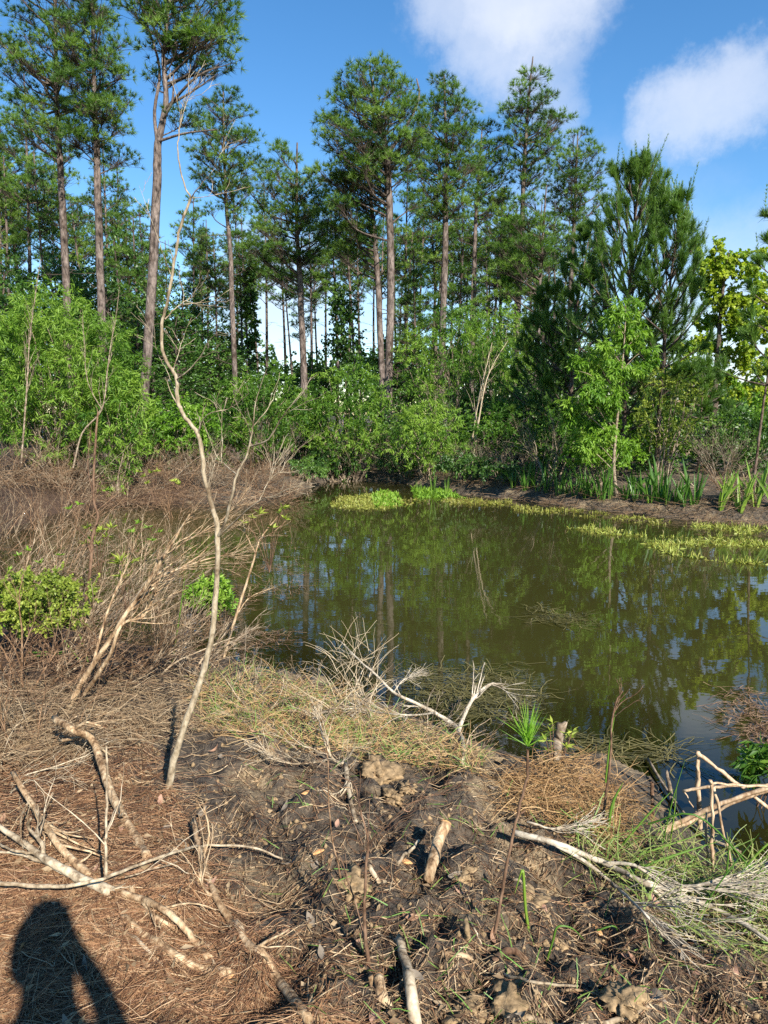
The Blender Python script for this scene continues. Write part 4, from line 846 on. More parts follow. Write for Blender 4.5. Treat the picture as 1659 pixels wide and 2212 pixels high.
# ------------------------------------------------------------------ bare saplings on the near bank
def woody(name, label, cat, stems, Y, mat, tw1=0, tw2=0, tl=.35, bias=None, tmin=.25, group=None, spread=.6, smooth=True, wob=.0012, up=.04, trunkname='trunk', base_fix=True):
    """stems: list of (pixel path with optional depth offset, start width px, end width px); first is the trunk"""
    paths = []
    for k, (pts, w0, w1) in enumerate(stems):
        p = smooth_path([at(q[0], q[1], Y+(q[2] if len(q) > 2 else 0)) for q in pts], 5); p[1:-1] += wob*rng.normal(size=(len(p)-2, 3)); ws = (list(w0) if isinstance(w0, tuple) else [w0])+[w1]; paths.append((p, m_at(np.interp(np.linspace(0, 1, len(p)), np.linspace(0, 1, len(ws)), ws), Y)/2*(1+.04*rng.normal(size=len(p)))))
    b = paths[0][0][0].copy(); root = thing(name, b, label, cat, group)
    for k, (p, r) in enumerate(paths):
        Acc().add(tubes(p, r, 9 if k == 0 else 7), .5).obj(trunkname if k == 0 else 'branch', M[mat], root, True, b)
    if tw1:
        a = Acc(); Ps = [], []
        for p, r in paths:
            q = np.linspace(0, len(p)-1, 12); P = np.stack([np.interp(q, np.arange(len(p)), p[:, i]) for i in range(3)], -1); Ps[0].append(P); Ps[1].append(np.interp(q, np.arange(len(r)), r))
        P, R = np.array(Ps[0]), np.array(Ps[1])
        C, CR = branch_off(P, R, tw1, tl, spread, 6, .14, up, tmin, 1, .5, bias); CR = np.clip(CR, .001, .006); a.add(tubes(C, CR, 4), np.repeat(U(.4, .7, tw1), 24))
        if tw2: E, ER = branch_off(C, CR, tw2, tl*.45, spread, 5, .16, up, .2, 1, .6, bias); a.add(tubes(E, np.maximum(ER, .0009), 3), np.repeat(U(.4, .7, tw2), 15))
        tag(a.obj('twigs', M[mat], root, False, b), None, None, None, 'stuff')
    return root
bs = on_g(365, 1702)
woody('bare_sapling', 'tall crooked bare sapling with pale smooth bark standing on the near mud bank', 'tree',
      [([(364, 1706), (376, 1640), (405, 1550), (436, 1460), (458, 1370), (466, 1280), (470, 1200), (468, 1130), (455, 1085), (442, 1030), (434, 965), (422, 930), (395, 895), (383, 860), (381, 818), (362, 785), (351, 755), (350, 700), (362, 650), (371, 600), (377, 560), (390, 490), (412, 428)], (17, 13, 10.5, 9, 7.5, 6), 5.5),
       ([(412, 428), (396, 392), (384, 330), (387, 282), (390, 250), (378, 200), (367, 160, .1)], 3.6, 0.742),
       ([(412, 428), (440, 392, -.05), (458, 372, -.1), (475, 330, -.1)], 2.4, 0.495), ([(412, 428), (450, 425, .1), (482, 416, .15)], 1.8, 0.495), ([(387, 282), (400, 230, .1), (425, 165, .2)], 1.8, 0.495),
       ([(381, 820), (398, 808, -.05), (430, 775, -.1), (452, 735, -.15), (474, 716, -.2)], 3.6, 0.742), ([(374, 802), (388, 755, .1), (402, 712, .15)], 2.4, 0.495),
       ([(356, 690), (378, 668, .05), (402, 650, .1), (420, 640, .1)], 3, 0.742), ([(383, 862), (360, 800, .1), (340, 760, .2), (330, 690, .2)], 1.8, 0.495), ([(372, 600), (350, 540, .1), (322, 460, .2), (300, 400, .3)], 2.1, 0.495),
       ([(428, 938), (440, 905, -.05), (462, 890, -.1), (500, 880, -.1), (538, 850, -.15)], 3, 0.742), ([(428, 938), (432, 905, .1), (418, 890, .15)], 1.8, 0.495),
       ([(470, 1160), (486, 1128, -.05), (503, 1060, -.1), (511, 1025, -.1), (534, 980, -.12), (546, 925, -.14), (552, 870, -.15), (575, 800, -.2)], 7.8, 0.99),
       ([(540, 964, -.12), (580, 949, -.2), (610, 900, -.25), (640, 862, -.3), (656, 842, -.3)], 4.2, 0.742), ([(547, 920, -.13), (580, 880, -.1), (600, 832, 0)], 2.4, 0.594), ([(511, 1025, -.1), (485, 1002, .05), (468, 985, .1), (450, 940, .15), (430, 905, .2)], 3, 0.742),
       ([(478, 1002, .05), (479, 940, .1), (479, 885, .1)], 2.4, 0.99), ([(471, 1160), (515, 1118, -.1), (560, 1082, -.2), (598, 1068, -.25), (640, 1045, -.3)], 4.2, 0.742),
       ([(560, 1082, -.2), (580, 1040, -.2), (610, 1015, -.2)], 2.4, 0.495), ([(468, 1115), (452, 1060, .1), (455, 1000, .15)], 3, 1.24)],
      bs[1], 'pale_bark', 70, 110, .30, None, .45)
woody('bare_shrub', 'leaning tan bare shrub with long fan of twigs reaching over the inlet', 'shrub',
      [([(146, 1532), (182, 1466), (232, 1390), (276, 1322), (315, 1266), (352, 1205), (380, 1160), (410, 1110)], 14, 4), ([(276, 1322), (320, 1280, .1), (372, 1240, .2), (430, 1200, .3), (480, 1150, .4)], 8, 1.5),
       ([(182, 1500), (235, 1420, -.1), (262, 1350, -.1), (310, 1330, 0), (345, 1270, .1), (400, 1230, .2)], 10, 2), ([(315, 1266), (360, 1240, -.1), (440, 1210, -.1), (520, 1190, 0)], 6, 1.2), ([(352, 1205), (400, 1170, .1), (470, 1130, .2), (520, 1080, .3)], 5, 1.2),
       ([(200, 1440), (215, 1380, .1), (240, 1300, .2), (275, 1220, .4), (300, 1150, .5)], 8, 2)], on_g(146, 1532)[1], 'dead_tan', 90, 240, .5, [.35, 0, .15], .4)
woody('thin_sapling', 'thin dark bent sapling stem rising from the brush beside the leaning tan shrub', 'tree',
      [([(176, 1436), (186, 1320), (197, 1206), (200, 1160), (212, 1116), (202, 1073), (206, 960), (212, 890)], 9, 4), ([(202, 1073), (190, 1010, .1), (195, 930, .2)], 3, 1.2)], on_g(176, 1436)[1]+.3, 'brown_stem', 12, 20, .3)
woody('pale_sapling', 'straight pale bare sapling with whorled twigs in front of the large willow', 'tree',
      [([(46, 1000), (58, 840), (63, 745), (74, 655), (88, 560)], 4, 1)], 16.5, 'dead_grey', 26, 30, .8, [0, 0, .5], .2, None, .5)
woody('forked_sapling', 'pale bare sapling forking into two wands in front of the large willow', 'tree',
      [([(158, 1010), (178, 935), (220, 884), (232, 800), (240, 740), (250, 690), (258, 620)], 4, 1), ([(220, 884), (200, 850), (187, 812), (182, 740), (178, 680)], 2.5, 1)], 16.2, 'dead_grey', 30, 40, .8, [0, 0, .3], .25)
for lab, pts, n in [('slim tan bare stem with yellow-green leaf whorls leaning over the inlet', [(484, 1420), (510, 1330), (545, 1220), (562, 1165), (600, 1115)], 0)]:
    woody('slender_shrub', lab, 'plant', [(pts, 7, 2.5), ([(552, 1195), (530, 1150, .1), (525, 1110, .1)], 3, 1.2), ([(562, 1165), (590, 1150, -.1), (618, 1125, -.1)], 3, 1.2), ([(510, 1330), (540, 1290, .1), (590, 1270, .2)], 3, 1)], on_g(484, 1420)[1], 'dead_tan', 18, 20, .3)
def rosettes(root_name, label, spots, Y, L, W, mat, k=9):
    C = np.array([at(x, y, Y+U(-.1, .1)) for x, y in spots]); b = C.mean(0); root = thing(root_name, b, label, 'plant')
    for c in C:
        a = Acc(); D = nz(np.stack([rng.normal(size=k), rng.normal(size=k), U(.1, 1, k)], -1)); a.add(leaf_quads(np.repeat(c[None], k, 0), D, L*U(.7, 1.2, k), W, .8), np.repeat(U(.3, 1, k), 4)); a.obj('leaves', M[mat], root, False, b)
    st = Acc(); st.add(tubes(np.stack([C, C*.6+b*.4-[0, 0, .1], np.repeat((b-[0, 0, .45])[None], len(C), 0)], 1), np.full((len(C), 3), .003), 4), .5); st.obj('stems', M['brown_stem'], root, False, b)
rosettes('leafy_sprig', 'yellow-green leaf whorls on the slim tan stem, over open water', [(602, 1108), (617, 1122), (545, 1118), (528, 1130), (590, 1140), (560, 1110), (612, 1098)], on_g(484, 1420)[1], .065, .018, 'yellow_leaf')
rosettes('leafy_sprig', 'large bright leaf whorls in the brush beside the leaning tan shrub', [(262, 1212), (255, 1218), (285, 1215), (270, 1245)], 5.0, .085, .022, 'yellow_leaf', 10)
rosettes('leafy_sprig', 'narrow-leaved light green sprig behind the thin dark sapling', [(190, 1140), (205, 1150), (220, 1145), (195, 1165), (230, 1160), (210, 1175), (185, 1175), (240, 1140)], 6.5, .075, .014, 'yellow_leaf', 14)
rosettes('leafy_sprig', 'pale green sprig with tiny leaves between pale brush stems near the thin dark sapling', [(230, 1060), (150, 1100), (300, 1130), (318, 1140), (345, 1150), (330, 1168), (170, 1090), (285, 1150)], 7.5, .06, .014, 'lime_leaf', 14)
rosettes('leafy_sprig', 'green sprig low in the brush behind the small-leaved bush', [(40, 1200), (62, 1190), (85, 1215), (20, 1230), (100, 1240), (130, 1200)], 6.2, .05, .014, 'lime_leaf', 14)
rosettes('leafy_sprig', 'small yellow-green sprig on dead twigs across the inlet', [(310, 1030), (325, 1022), (318, 1045), (338, 1018), (376, 1040), (384, 1046), (300, 1020)], 11, .075, .03, 'yellow_leaf', 14)
shrub('dense small-leaved yellow-green bush among pale brush at the inlet edge', 90, 1225, 1440, 120, on_g(90, 1440)[1], 'yellow_leaf', 80, 10, 12, .020, .011, .12, .05, 'brown_stem', 'small_leaved_bush', tint=.35, stem_r=.006, tsd=.25)
shrub('dark green small-leaved bush beside the yellow-green bush', -10, 1270, 1440, 80, on_g(0, 1440)[1]+.3, 'lime_leaf', 40, 10, 12, .022, .012, .13, .05, 'brown_stem', 'small_leaved_bush', tint=.3, stem_r=.006)
shrub('bright green tuft sprouting from an old root clump standing in the water', 458, 1245, 1345, 45, on_g(458, 1350)[1], 'lime_leaf', 26, 9, 10, .06, .014, .12, .0, 'dead_tan', 'sprouting_clump', tint=.8, stem_r=.006)
p = on_g(1690, 1650); shrub('leafy willow sprout hanging over the water near the bent reeds', 1668, 1610, 1720, 55, 3.75, 'willow', 26, 8, 9, .07, .014, .12, .35, 'brown_stem', 'willow_sprout', tint=.35, stem_r=.005)

# pale dead brush round the inlet on the left
IB = 'pale dead brush around the inlet'
for i, (x, y, H, lx, mt) in enumerate([(20, 1250, 1.3, .6, 0), (70, 1200, 1.4, .7, 1), (110, 1280, 1.2, .5, 0), (150, 1200, 1.2, .8, 2), (215, 1300, 1.0, .7, 0), (250, 1250, 1.1, .8, 0), (290, 1350, .9, .7, 0), (330, 1300, .9, .9, 2), (370, 1390, .8, .4, 0), (400, 1330, .7, .8, 1),
                                       (340, 1440, .75, .5, 0), (230, 1460, .7, .6, 1), (290, 1470, .7, .7, 0), (120, 1450, .8, .6, 0), (60, 1500, .8, .5, 1), (20, 1420, .9, .5, 0), (440, 1420, .6, .5, 2), (410, 1460, .55, .3, 0), (180, 1380, .9, .7, 2), (-40, 1350, 1.2, .6, 0), (360, 1250, .9, .9, 1), (300, 1210, 1.0, .7, 1), (20, 1160, 1.3, .6, 0)]):
    dead_shrub(['tangled pale tan', 'tangled reddish', 'tangled grey'][mt]+' leafless brush leaning over the left inlet, thin crossing twigs', on_g(x, y)[:2], H, (lx, -.05, -.1), .55, ['brush', 'dead_red', 'dead_grey'][mt], 9, .0095, 36, 85, .12, .0, ['pale tan', 'reddish', 'grey'][mt]+' brush around the inlet')
dead_shrub('brown finely branched dead bush rooted in dark water beside the bare sapling', on_g(410, 1365)[:2], .55, (.2, 0, 0), .8, 'dead_red', 14, .004, 80, 320, .16, -.05)
dead_shrub('low spread of thin brown twigs over open water right of the bare sapling', on_g(500, 1240)[:2], .7, (.7, -.1, -.5), .5, 'dead_red', 10, .005, 60, 220, .14, -.03)
dead_shrub('thin reddish twig spray at the foot of the leaning tan shrub', on_g(60, 1640)[:2], .5, (.1, 0, 0), .6, 'dead_red', 9, .004, 40, 110)
for k, (x, y, H, lx, l) in enumerate([(560, 1540, .42, .1, 'low pale dead bush on the bank rim nearest the bare sapling'), (640, 1590, .40, -.2, 'pale wiry dead bush on the rim above the mud hollow'), (735, 1530, .5, .1, 'bleached wiry dead bush where the straw tuft stands'), (830, 1575, .40, .2, 'grey-tan dead bush under the bleached crooked branch'), (905, 1600, .36, -.2, 'fine pale dead bush beside the flat pale stick'),
                                     (1010, 1640, .36, .3, 'tangled pale dead bush at the foot of the bleached crooked branch'), (690, 1640, .34, 0, 'short wiry dead bush leaning over the mud hollow'), (480, 1500, .5, .2, 'pale dead bush close behind the bare sapling'), (70, 1590, .6, .3, 'wiry tan dead bush at the foot of the peeling dead branch'), (20, 1690, .5, .4, 'pale dead bush next to the long straight tan branch')]):
    dead_shrub(l, on_g(x, y)[:2], H, (lx, -.1, -.2), .9, ['dead_pale', 'dead_grey', 'brush'][k % 3], 9, .0045, 36, 90, .2, -.04)
for k, (x, y, H, lx, l) in enumerate([(10, 1330, 1.6, .5, 'tall pale brush'), (130, 1240, 1.7, .6, 'tall reddish brush'), (190, 1330, 1.4, .7, 'tall pale brush'), (300, 1260, 1.3, .6, 'tall pale brush'), (100, 1150, 1.6, .4, 'tall pale brush'), (-20, 1200, 1.9, .5, 'tall reddish brush'), (180, 1120, 1.5, .4, 'tall reddish brush'), (380, 1120, 1.2, .3, 'tall reddish brush')]):
    dead_shrub(l + ' with fine arching twigs standing in the inlet water', on_g(x, y)[:2], H, (lx, -.05, 0), .6, 'brush' if 'pale' in l else 'dead_red', 10, .0105, 36, 90, .12, -.01, l.replace('tall ', 'tall standing ') + ' in the inlet')
def inlet_mass():
    a = Acc(); n = 1100; p = on_gv(rand_in([(-60, 1150), (200, 1130), (420, 1190), (480, 1330), (470, 1480), (250, 1530), (-60, 1560)], n)); p[:, 2] += U(0, .25, n)
    P = grow(p, np.stack([.5+rng.normal(size=n)*.8, rng.normal(size=n)*.5, U(-.1, .7, n)], -1), U(.15, .6, n), 6, .16, -.04); a.add(tubes(P, taper(n, 6, U(.0012, .003, n), .4), 3), np.repeat(U(0, 1, n), 18))
    stuff(a, 'brush_tangle', 'dead_red', 'low mass of fine brown twigs filling the inlet edge', 'brush')
inlet_mass()

# ------------------------------------------------------------------ fallen branches, sticks and stumps on the near bank
def lay(name, label, cat, px, w0, w1, mat, lift=.0, subs=(), tw1=0, tw2=0, tl=.3, bias=None, tmin=.2, up=.0, cap=True, spread=.6, sides=10, cutmat=None, partname='stem', wob=.0012, capr=None):
    def path(pts, w0, w1):
        Q = []
        for q in pts:
            g = on_g(q[0], q[1], 0); l = (q[2] if len(q) > 2 else 0)
            if l: r = ray(q[0], q[1]); t = (g[2]+l-CAMZ)/r[2]; g = np.array([0, 0, CAMZ])+r*t
            Q.append(g)
        p = smooth_path(Q, 5); d = np.linalg.norm(p-[0, 0, CAMZ], axis=1); r = np.linspace(w0, w1, len(p))*d/F/2*.84; p[:, 2] = np.maximum(p[:, 2], np.maximum(G(p[:, 0], p[:, 1]), -.02)+r*.5) ; p[1:-1] += wob*rng.normal(size=(len(p)-2, 3)); return p, r*(1+.035*rng.normal(size=len(p)))
    P0, R0 = path(px, w0, w1); b = P0.mean(0); b[2] = G(b[0], b[1]); root = thing(name, b, label, cat)
    allp = [(P0, R0)]
    VF = tubes(P0, R0, sides, cap)
    if cap:
        for s0, e in ((0, 0), ((len(P0)-1)*sides, -1)):
            if not (cutmat and e == -1): d = nz(P0[e]-P0[1 if e == 0 else -2]); VF[0][s0:s0+sides] += d*(U(-.8, 1.3, sides)*R0[e])[:, None]
    Acc().add(VF, .5).obj(partname, M[mat], root, True, b)
    if cutmat:
        for e in ([0, -1] if cutmat == 2 else [-1 if cutmat == 1 else 0]):
            d = nz(P0[e]-P0[1 if e == 0 else -2]); Acc().add(tubes(np.array([P0[e]-d*.002, P0[e]+d*.004]), np.array([R0[e]*1.01, R0[e]*.93]), 10, True), .5).obj('cut_face', M['wood_cut'], root, False, b)
    for pts, a0, a1 in subs:
        p, r = path(pts, a0, a1); allp.append((p, r)); Acc().add(tubes(p, r, 8, True), .5).obj('branch', M[mat], root, True, b)
    if tw1:
        P, R = [], []
        for p, r in allp:
            q = np.linspace(0, len(p)-1, 12); P.append(np.stack([np.interp(q, np.arange(len(p)), p[:, i]) for i in range(3)], -1)); R.append(np.interp(q, np.arange(len(r)), r))
        a = Acc(); C, CR = branch_off(np.array(P), np.array(R), tw1, tl, spread, 7, .14, up, tmin, 1, .5, bias); CR = np.clip(CR, .0012, .006)
        def ground_up(Z): Z[..., 2] = np.maximum(Z[..., 2], np.maximum(G(Z[..., 0], Z[..., 1]), 0)+.008); return Z
        a.add(tubes(ground_up(C), CR, 5), np.repeat(U(.4, .8, tw1), 35))
        if tw2: E, ER = branch_off(C, CR, tw2, tl*.5, spread, 6, .17, up, .15, 1, .65, bias); a.add(tubes(ground_up(E), np.maximum(ER, .001), 4), np.repeat(U(.4, .8, tw2), 24))
        tag(a.obj('twigs', M[mat], root, False, b), None, None, None, 'stuff')
    return root
FB = 'fallen branch'
lay('fallen_branch', 'dead tan branch with peeling bark bending down behind the bare saplings shadow', FB, [(118, 1552, .25), (160, 1578, .22), (200, 1598, .16), (222, 1660, .10), (240, 1712, .06), (268, 1768, .03), (300, 1820), (318, 1860)], 16, 20, 'dead_tan', tw1=10, tw2=14, tl=.3,
    subs=[([(160, 1578, .22), (185, 1560, .3), (218, 1568, .28)], 8, 4), ([(130, 1600, .1), (180, 1590, .15), (205, 1570, .22)], 8, 5)])
lay('fallen_branch', 'long straight tan branch lying diagonally over orange pine straw', FB, [(30, 1672, .22), (70, 1740, .14), (112, 1805, .08), (150, 1852, .05), (195, 1892, .02)], 11, 17, 'dead_tan', tw1=12, tw2=20, tl=.35)
lay('fallen_branch', 'pale forked branch lying beside the long straight tan branch', FB, [(-20, 1775, .1), (60, 1828, .07), (110, 1862, .05), (170, 1895, .03), (235, 1925, .02)], 10, 22, 'dead_pale', tw1=10, tw2=20, tl=.3,
    subs=[([(95, 1855, .06), (90, 1820, .1), (62, 1790, .16), (66, 1768, .2)], 10, 5), ([(75, 1842, .06), (30, 1838, .08), (-10, 1818, .1)], 7, 4), ([(150, 1890, .03), (60, 1850, .05), (0, 1840, .05)], 9, 5)])
lay('arching_twig', 'long thin grey twig arching horizontally across the other fallen branches', FB, [(-20, 1905, .12), (110, 1915, .12), (200, 1905, .14), (300, 1868, .14), (380, 1840, .12), (450, 1826, .1), (540, 1830, .07), (610, 1855, .03)], 9, 4, 'dead_pale', tw1=6, tl=.3,
    subs=[([(229, 1892, .14), (229, 1800, .25), (231, 1700, .4), (230, 1612, .55)], 7, 4), ([(270, 1895, .12), (350, 1872, .1), (420, 1850, .08)], 3, 1.5)])
lay('fallen_branch', 'thick pale debarked branch with a wavy dark edge lying on pine straw', FB, [(215, 1915, .02), (280, 1935, .03), (345, 1958, .04), (395, 2000, .04), (425, 2040, .03), (450, 2068, .02)], 14, 14, 'dead_tan', cutmat=0, subs=[([(285, 1950, .01), (340, 1985, .02), (385, 2018, .01), (415, 2055)], 14, 12)], tw1=8, tw2=12, tl=.25)
lay('fallen_branch', 'tan branch lying lower than the wavy debarked branch, its end freshly cut', FB, [(265, 1985), (310, 2020, .01), (365, 2055, .02), (410, 2085, .02), (460, 2105, .01), (500, 2125)], 17, 20, 'dead_tan', cutmat=1, tw1=6, tw2=8, tl=.25, subs=[([(330, 1965), (400, 2020), (470, 2070), (520, 2105)], 9, 13)])
lay('fallen_branch', 'long smooth brown branch running from the mud hollow down through pine straw', FB, [(418, 1772, .08), (436, 1860, .05), (466, 1936, .05), (505, 2000, .04), (545, 2050, .03), (600, 2115, .03), (668, 2205, .02)], 11, 21, 'dead_tan', tw1=10, tw2=18, tl=.35, subs=[([(440, 1850, .05), (452, 1800, .12), (440, 1740, .2)], 6, 3), ([(470, 1942, .04), (440, 1920, .02), (428, 1880, .02)], 7, 4)])
lay('broken_stick', 'thick tan broken stick leaning upright out of the dark mud', 'stick', [(922, 1912), (932, 1870, .06), (946, 1820, .13), (962, 1778, .2)], 25, 30, 'dead_tan', cutmat=1, tw1=0)
lay('fallen_log', 'pale mottled branch lying straight along the bank below the broken stick', 'stick', [(862, 2030, .03), (878, 2085, .03), (888, 2140, .03), (898, 2230, .02)], 18, 29, 'dead_pale')
lay('cut_stump', 'short cut shrub stump showing an orange slanted cut face', 'stump', [(836, 2180), (825, 2150, .05), (818, 2112, .09)], 27, 23, 'dead_tan', cutmat=1, subs=[([(818, 2165), (806, 2130, .05), (800, 2108, .08)], 15, 12)])
lay('rotten_stump', 'weathered grey stump post standing at the waterline', 'stump', [(1192, 1655), (1202, 1610, .13), (1214, 1562, .27)], 32, 23, 'dead_grey', wob=.001)
lay('broken_stake', 'small rotten snag sticking up from the muddy waterline', 'stump', [(1452, 1735), (1447, 1700, .07), (1440, 1665, .12)], 12, 6, 'dead_grey')
lay('fallen_branch', 'large bleached branch with dense white fan of twigs on green sedge', FB, [(1108, 1798, .06), (1200, 1822, .06), (1300, 1862, .06), (1390, 1905, .07), (1480, 1938, .08), (1570, 1975, .08), (1680, 2045, .07)], 14, 8, 'white_twig',
    subs=[([(1195, 1822, .05), (1270, 1865, .05), (1330, 1915, .05), (1390, 1970, .05), (1440, 2030, .03)], 9, 4), ([(1380, 1900, .07), (1440, 1915, .1), (1520, 1910, .16), (1600, 1890, .22)], 9, 3), ([(1400, 1912, .07), (1470, 1970, .06), (1530, 2040, .04)], 9, 3), ([(1450, 1930, .08), (1530, 1920, .14), (1640, 1935, .18)], 6, 2), ([(1360, 1890, .07), (1440, 1950, .06), (1490, 2030, .04)], 7, 2.5), ([(1300, 1862, .06), (1370, 1870, .1), (1410, 1895, .09)], 9, 5)],
    tw1=80, tw2=200, tl=.45, bias=[.5, -.15, .05], tmin=.45, spread=.45)
lay('bleached_twig', 'small white forked twig spray just above the large bleached branch', FB, [(1140, 1775, .05), (1200, 1790, .06), (1260, 1780, .08), (1310, 1770, .1)], 5, 2, 'white_twig', tw1=26, tw2=60, tl=.22, bias=[.5, .1, .1])
lay('fallen_branch', 'bleached crooked branch arching from the bank out over the water', FB, [(998, 1650, .0), (1000, 1610, .05), (985, 1570, .10), (940, 1540, .14), (890, 1515, .2), (850, 1495, .25), (815, 1460, .32), (775, 1425, .38), (735, 1385, .42)], 13, 3, 'white_twig',
    subs=[([(990, 1580, .10), (1005, 1540, .16), (1030, 1500, .24), (1060, 1478, .28), (1075, 1478, .28)], 11, 5), ([(1060, 1478, .28), (1090, 1492, .26), (1120, 1530, .2)], 4, 1.2), ([(815, 1460, .32), (790, 1440, .3), (770, 1480, .2)], 4, 2), ([(850, 1495, .25), (870, 1470, .3), (900, 1455, .3)], 4, 1.5), ([(940, 1540, .14), (880, 1545, .1), (800, 1535, .08), (750, 1530, .1)], 5, 2)], tw1=60, tw2=130, tl=.3, tmin=.2, up=.03)
lay('fallen_branch', 'grey twisted dead branch lying along the clay above the mud hollow', FB, [(745, 1650, .05), (720, 1640, .08), (700, 1600, .12), (690, 1560, .16), (675, 1540, .2)], 7, 4, 'dead_pale', subs=[([(720, 1640, .08), (650, 1650, .06), (590, 1640, .06), (560, 1620, .05)], 5, 2), ([(745, 1650, .05), (755, 1720, .02), (770, 1780)], 12, 10)], tw1=40, tw2=90, tl=.3)
lay('stick', 'pale stick lying flat on the grassy clay beside the bleached crooked branch', 'stick', [(845, 1632, .02), (900, 1628, .02), (950, 1622, .02)], 9, 10, 'dead_tan'); lay('stick', 'short pale grey stick half sunk in the mud hollow', 'stick', [(788, 1860), (805, 1885, .01), (822, 1912)], 11, 11, 'dead_pale')
lay('stick', 'white-tipped stick propped in the mud beside the broken stick', 'stick', [(860, 1865, .01), (885, 1840, .03), (905, 1815, .05)], 8, 6, 'dead_pale'); lay('stick', 'thick pale root piece curling over the mud below the seedling stem', 'stick', [(955, 2075), (990, 2062, .01), (1020, 2070, .01)], 13, 11, 'dead_tan')
lay('stick', 'curved brown root loop resting on the mud', 'stick', [(1070, 2075), (1085, 2058, .02), (1110, 2055, .03), (1138, 2072, .01)], 15, 13, 'brown_stem'); lay('stick', 'long thin pale stick lying across the mud below the root loop', 'stick', [(1090, 2105, .01), (1180, 2125, .02), (1290, 2130, .02), (1330, 2122)], 6, 4, 'dead_pale')
lay('stick', 'orange-brown stick arching over the lower mud', 'stick', [(1200, 2142, .02), (1260, 2140, .03), (1310, 2165, .02), (1345, 2210)], 7, 6, 'dead_tan'); lay('stick', 'pale stick at the lower mud edge ending in a pale root', 'stick', [(1120, 2190, .01), (1200, 2215, .01), (1260, 2225)], 12, 9, 'dead_pale')
lay('stick', 'thick pale stick lying over clay beside the bleached fan of twigs', 'stick', [(1300, 2215, .01), (1360, 2195, .02), (1420, 2190)], 11, 8, 'dead_pale'); lay('stick', 'pale stick poking from mud under the large bleached branch', 'stick', [(1105, 1900, .02), (1145, 1925, .01), (1180, 1945)], 7, 5, 'dead_pale')
lay('stick', 'slim stick lying between the mud hollow and brown branch', 'stick', [(1010, 1980), (1028, 2010, .01), (1040, 2045)], 5, 3, 'dead_pale'); lay('stick', 'short thick mud-coated stick poking up near the seedling stem', 'stick', [(1012, 2035), (1008, 2010, .03), (1006, 1985, .05)], 16, 10, 'clay')
lay('stick', 'brown plank-like piece of rotten wood on the right straw mound', 'stick', [(1190, 1690, .02), (1215, 1720, .02), (1240, 1745)], 10, 10, 'dead_tan'); lay('stick', 'tan reed fragment lying across the right straw mound', 'stick', [(1140, 1690, .02), (1180, 1715, .02), (1225, 1748, .01)], 8, 6, 'reed')
lay('stick', 'long dark stick slanting into the water by the bent reeds', 'stick', [(1400, 1640, .03), (1450, 1720, .03), (1520, 1800, .02), (1600, 1840, .01)], 6, 5, 'dead_grey')
lay('stick', 'slim branch lying over straw near the dark blobs of shadow', 'stick', [(230, 1995, .01), (290, 2025, .02), (325, 2060, .02), (348, 2092)], 7, 8, 'dead_pale')
rosettes('leafy_sprout', 'yellow and orange leafed sprout growing against the weathered stump post', [(1188, 1580), (1194, 1562), (1180, 1600), (1186, 1622), (1228, 1590), (1236, 1580), (1182, 1640), (1222, 1612)], on_g(1192, 1655)[1]-.05, .05, .013, 'yellow_leaf', 8)
# upright thin stems
def standing(name, label, stems, base, mat, tw1=0, tw2=0, tl=.2, **k): return woody(name, label, 'plant', stems, on_g(*base)[1], mat, tw1, tw2, tl, **k)
standing('pine_seedling', 'tall leggy pine seedling with one bright green needle tuft', [([(1066, 2034), (1082, 1940), (1098, 1850), (1118, 1760), (1136, 1690), (1140, 1620)], 8, 6)], (1066, 2034), 'brown_stem')
yc = on_g(1066, 2034)[1]; c = at(1140, 1612, yc); sd = bpy.data.objects['pine_seedling']
a = Acc(); cc = np.repeat(c[None], 5, 0)+np.linspace(0, .035, 5)[:, None]*[0, 0, 1]; a.add(tufts(cc, np.repeat([[0, -.05, 1.]], 5, 0), 16, .115, .0035, .42), .7); a.add(tufts(cc[:1], np.array([[0, 0, .2]]), 14, .15, .0022, .9), .2)
o = a.obj('needle_tuft', M['seedling'], sd, False, np.array(sd.location))
standing('bare_sprout', 'slender forked brown sprout with looping thin twigs in the middle of the mud', [([(800, 2092), (790, 2030), (788, 1960), (790, 1880), (795, 1820), (778, 1745)], 10, 4), ([(795, 1822), (830, 1790, -.05), (880, 1740, -.1), (950, 1710, -.1)], 5, 1.2), ([(778, 1745), (760, 1690, .05), (700, 1672, .1), (620, 1665, .15)], 4, 1.2), ([(792, 2050), (775, 1980, .05), (752, 1900, .1), (735, 1850, .1)], 6, 2)], (800, 2092), 'brown_stem', 18, 24, .3)
standing('red_stem', 'single thin dark red stem rising straight beside the forked sprout', [([(738, 1905), (716, 1800), (710, 1720), (708, 1640), (705, 1600)], 4, 2)], (738, 1905), 'dead_red')
standing('dry_weed', 'dry weed stalk with a feathery bent seed head by the waterline', [([(1300, 1800), (1306, 1740), (1316, 1660), (1322, 1560), (1330, 1520), (1345, 1492)], 7, 3), ([(1326, 1540), (1345, 1515), (1372, 1500), (1392, 1478)], 2.5, 1), ([(1330, 1520), (1350, 1500, .05), (1362, 1485, .05)], 2, 1), ([(1328, 1535), (1340, 1500), (1342, 1478)], 2, 1), ([(1324, 1550), (1350, 1530, -.04), (1378, 1512, -.04)], 2, 1)], (1300, 1800), 'brown_stem', 8, 10, .1, tmin=.6)
standing('brown_post', 'short brown dead stem standing in mud beside the dry weed stalk', [([(1410, 1775), (1409, 1730), (1408, 1690)], 9, 8)], (1410, 1775), 'brown_stem')
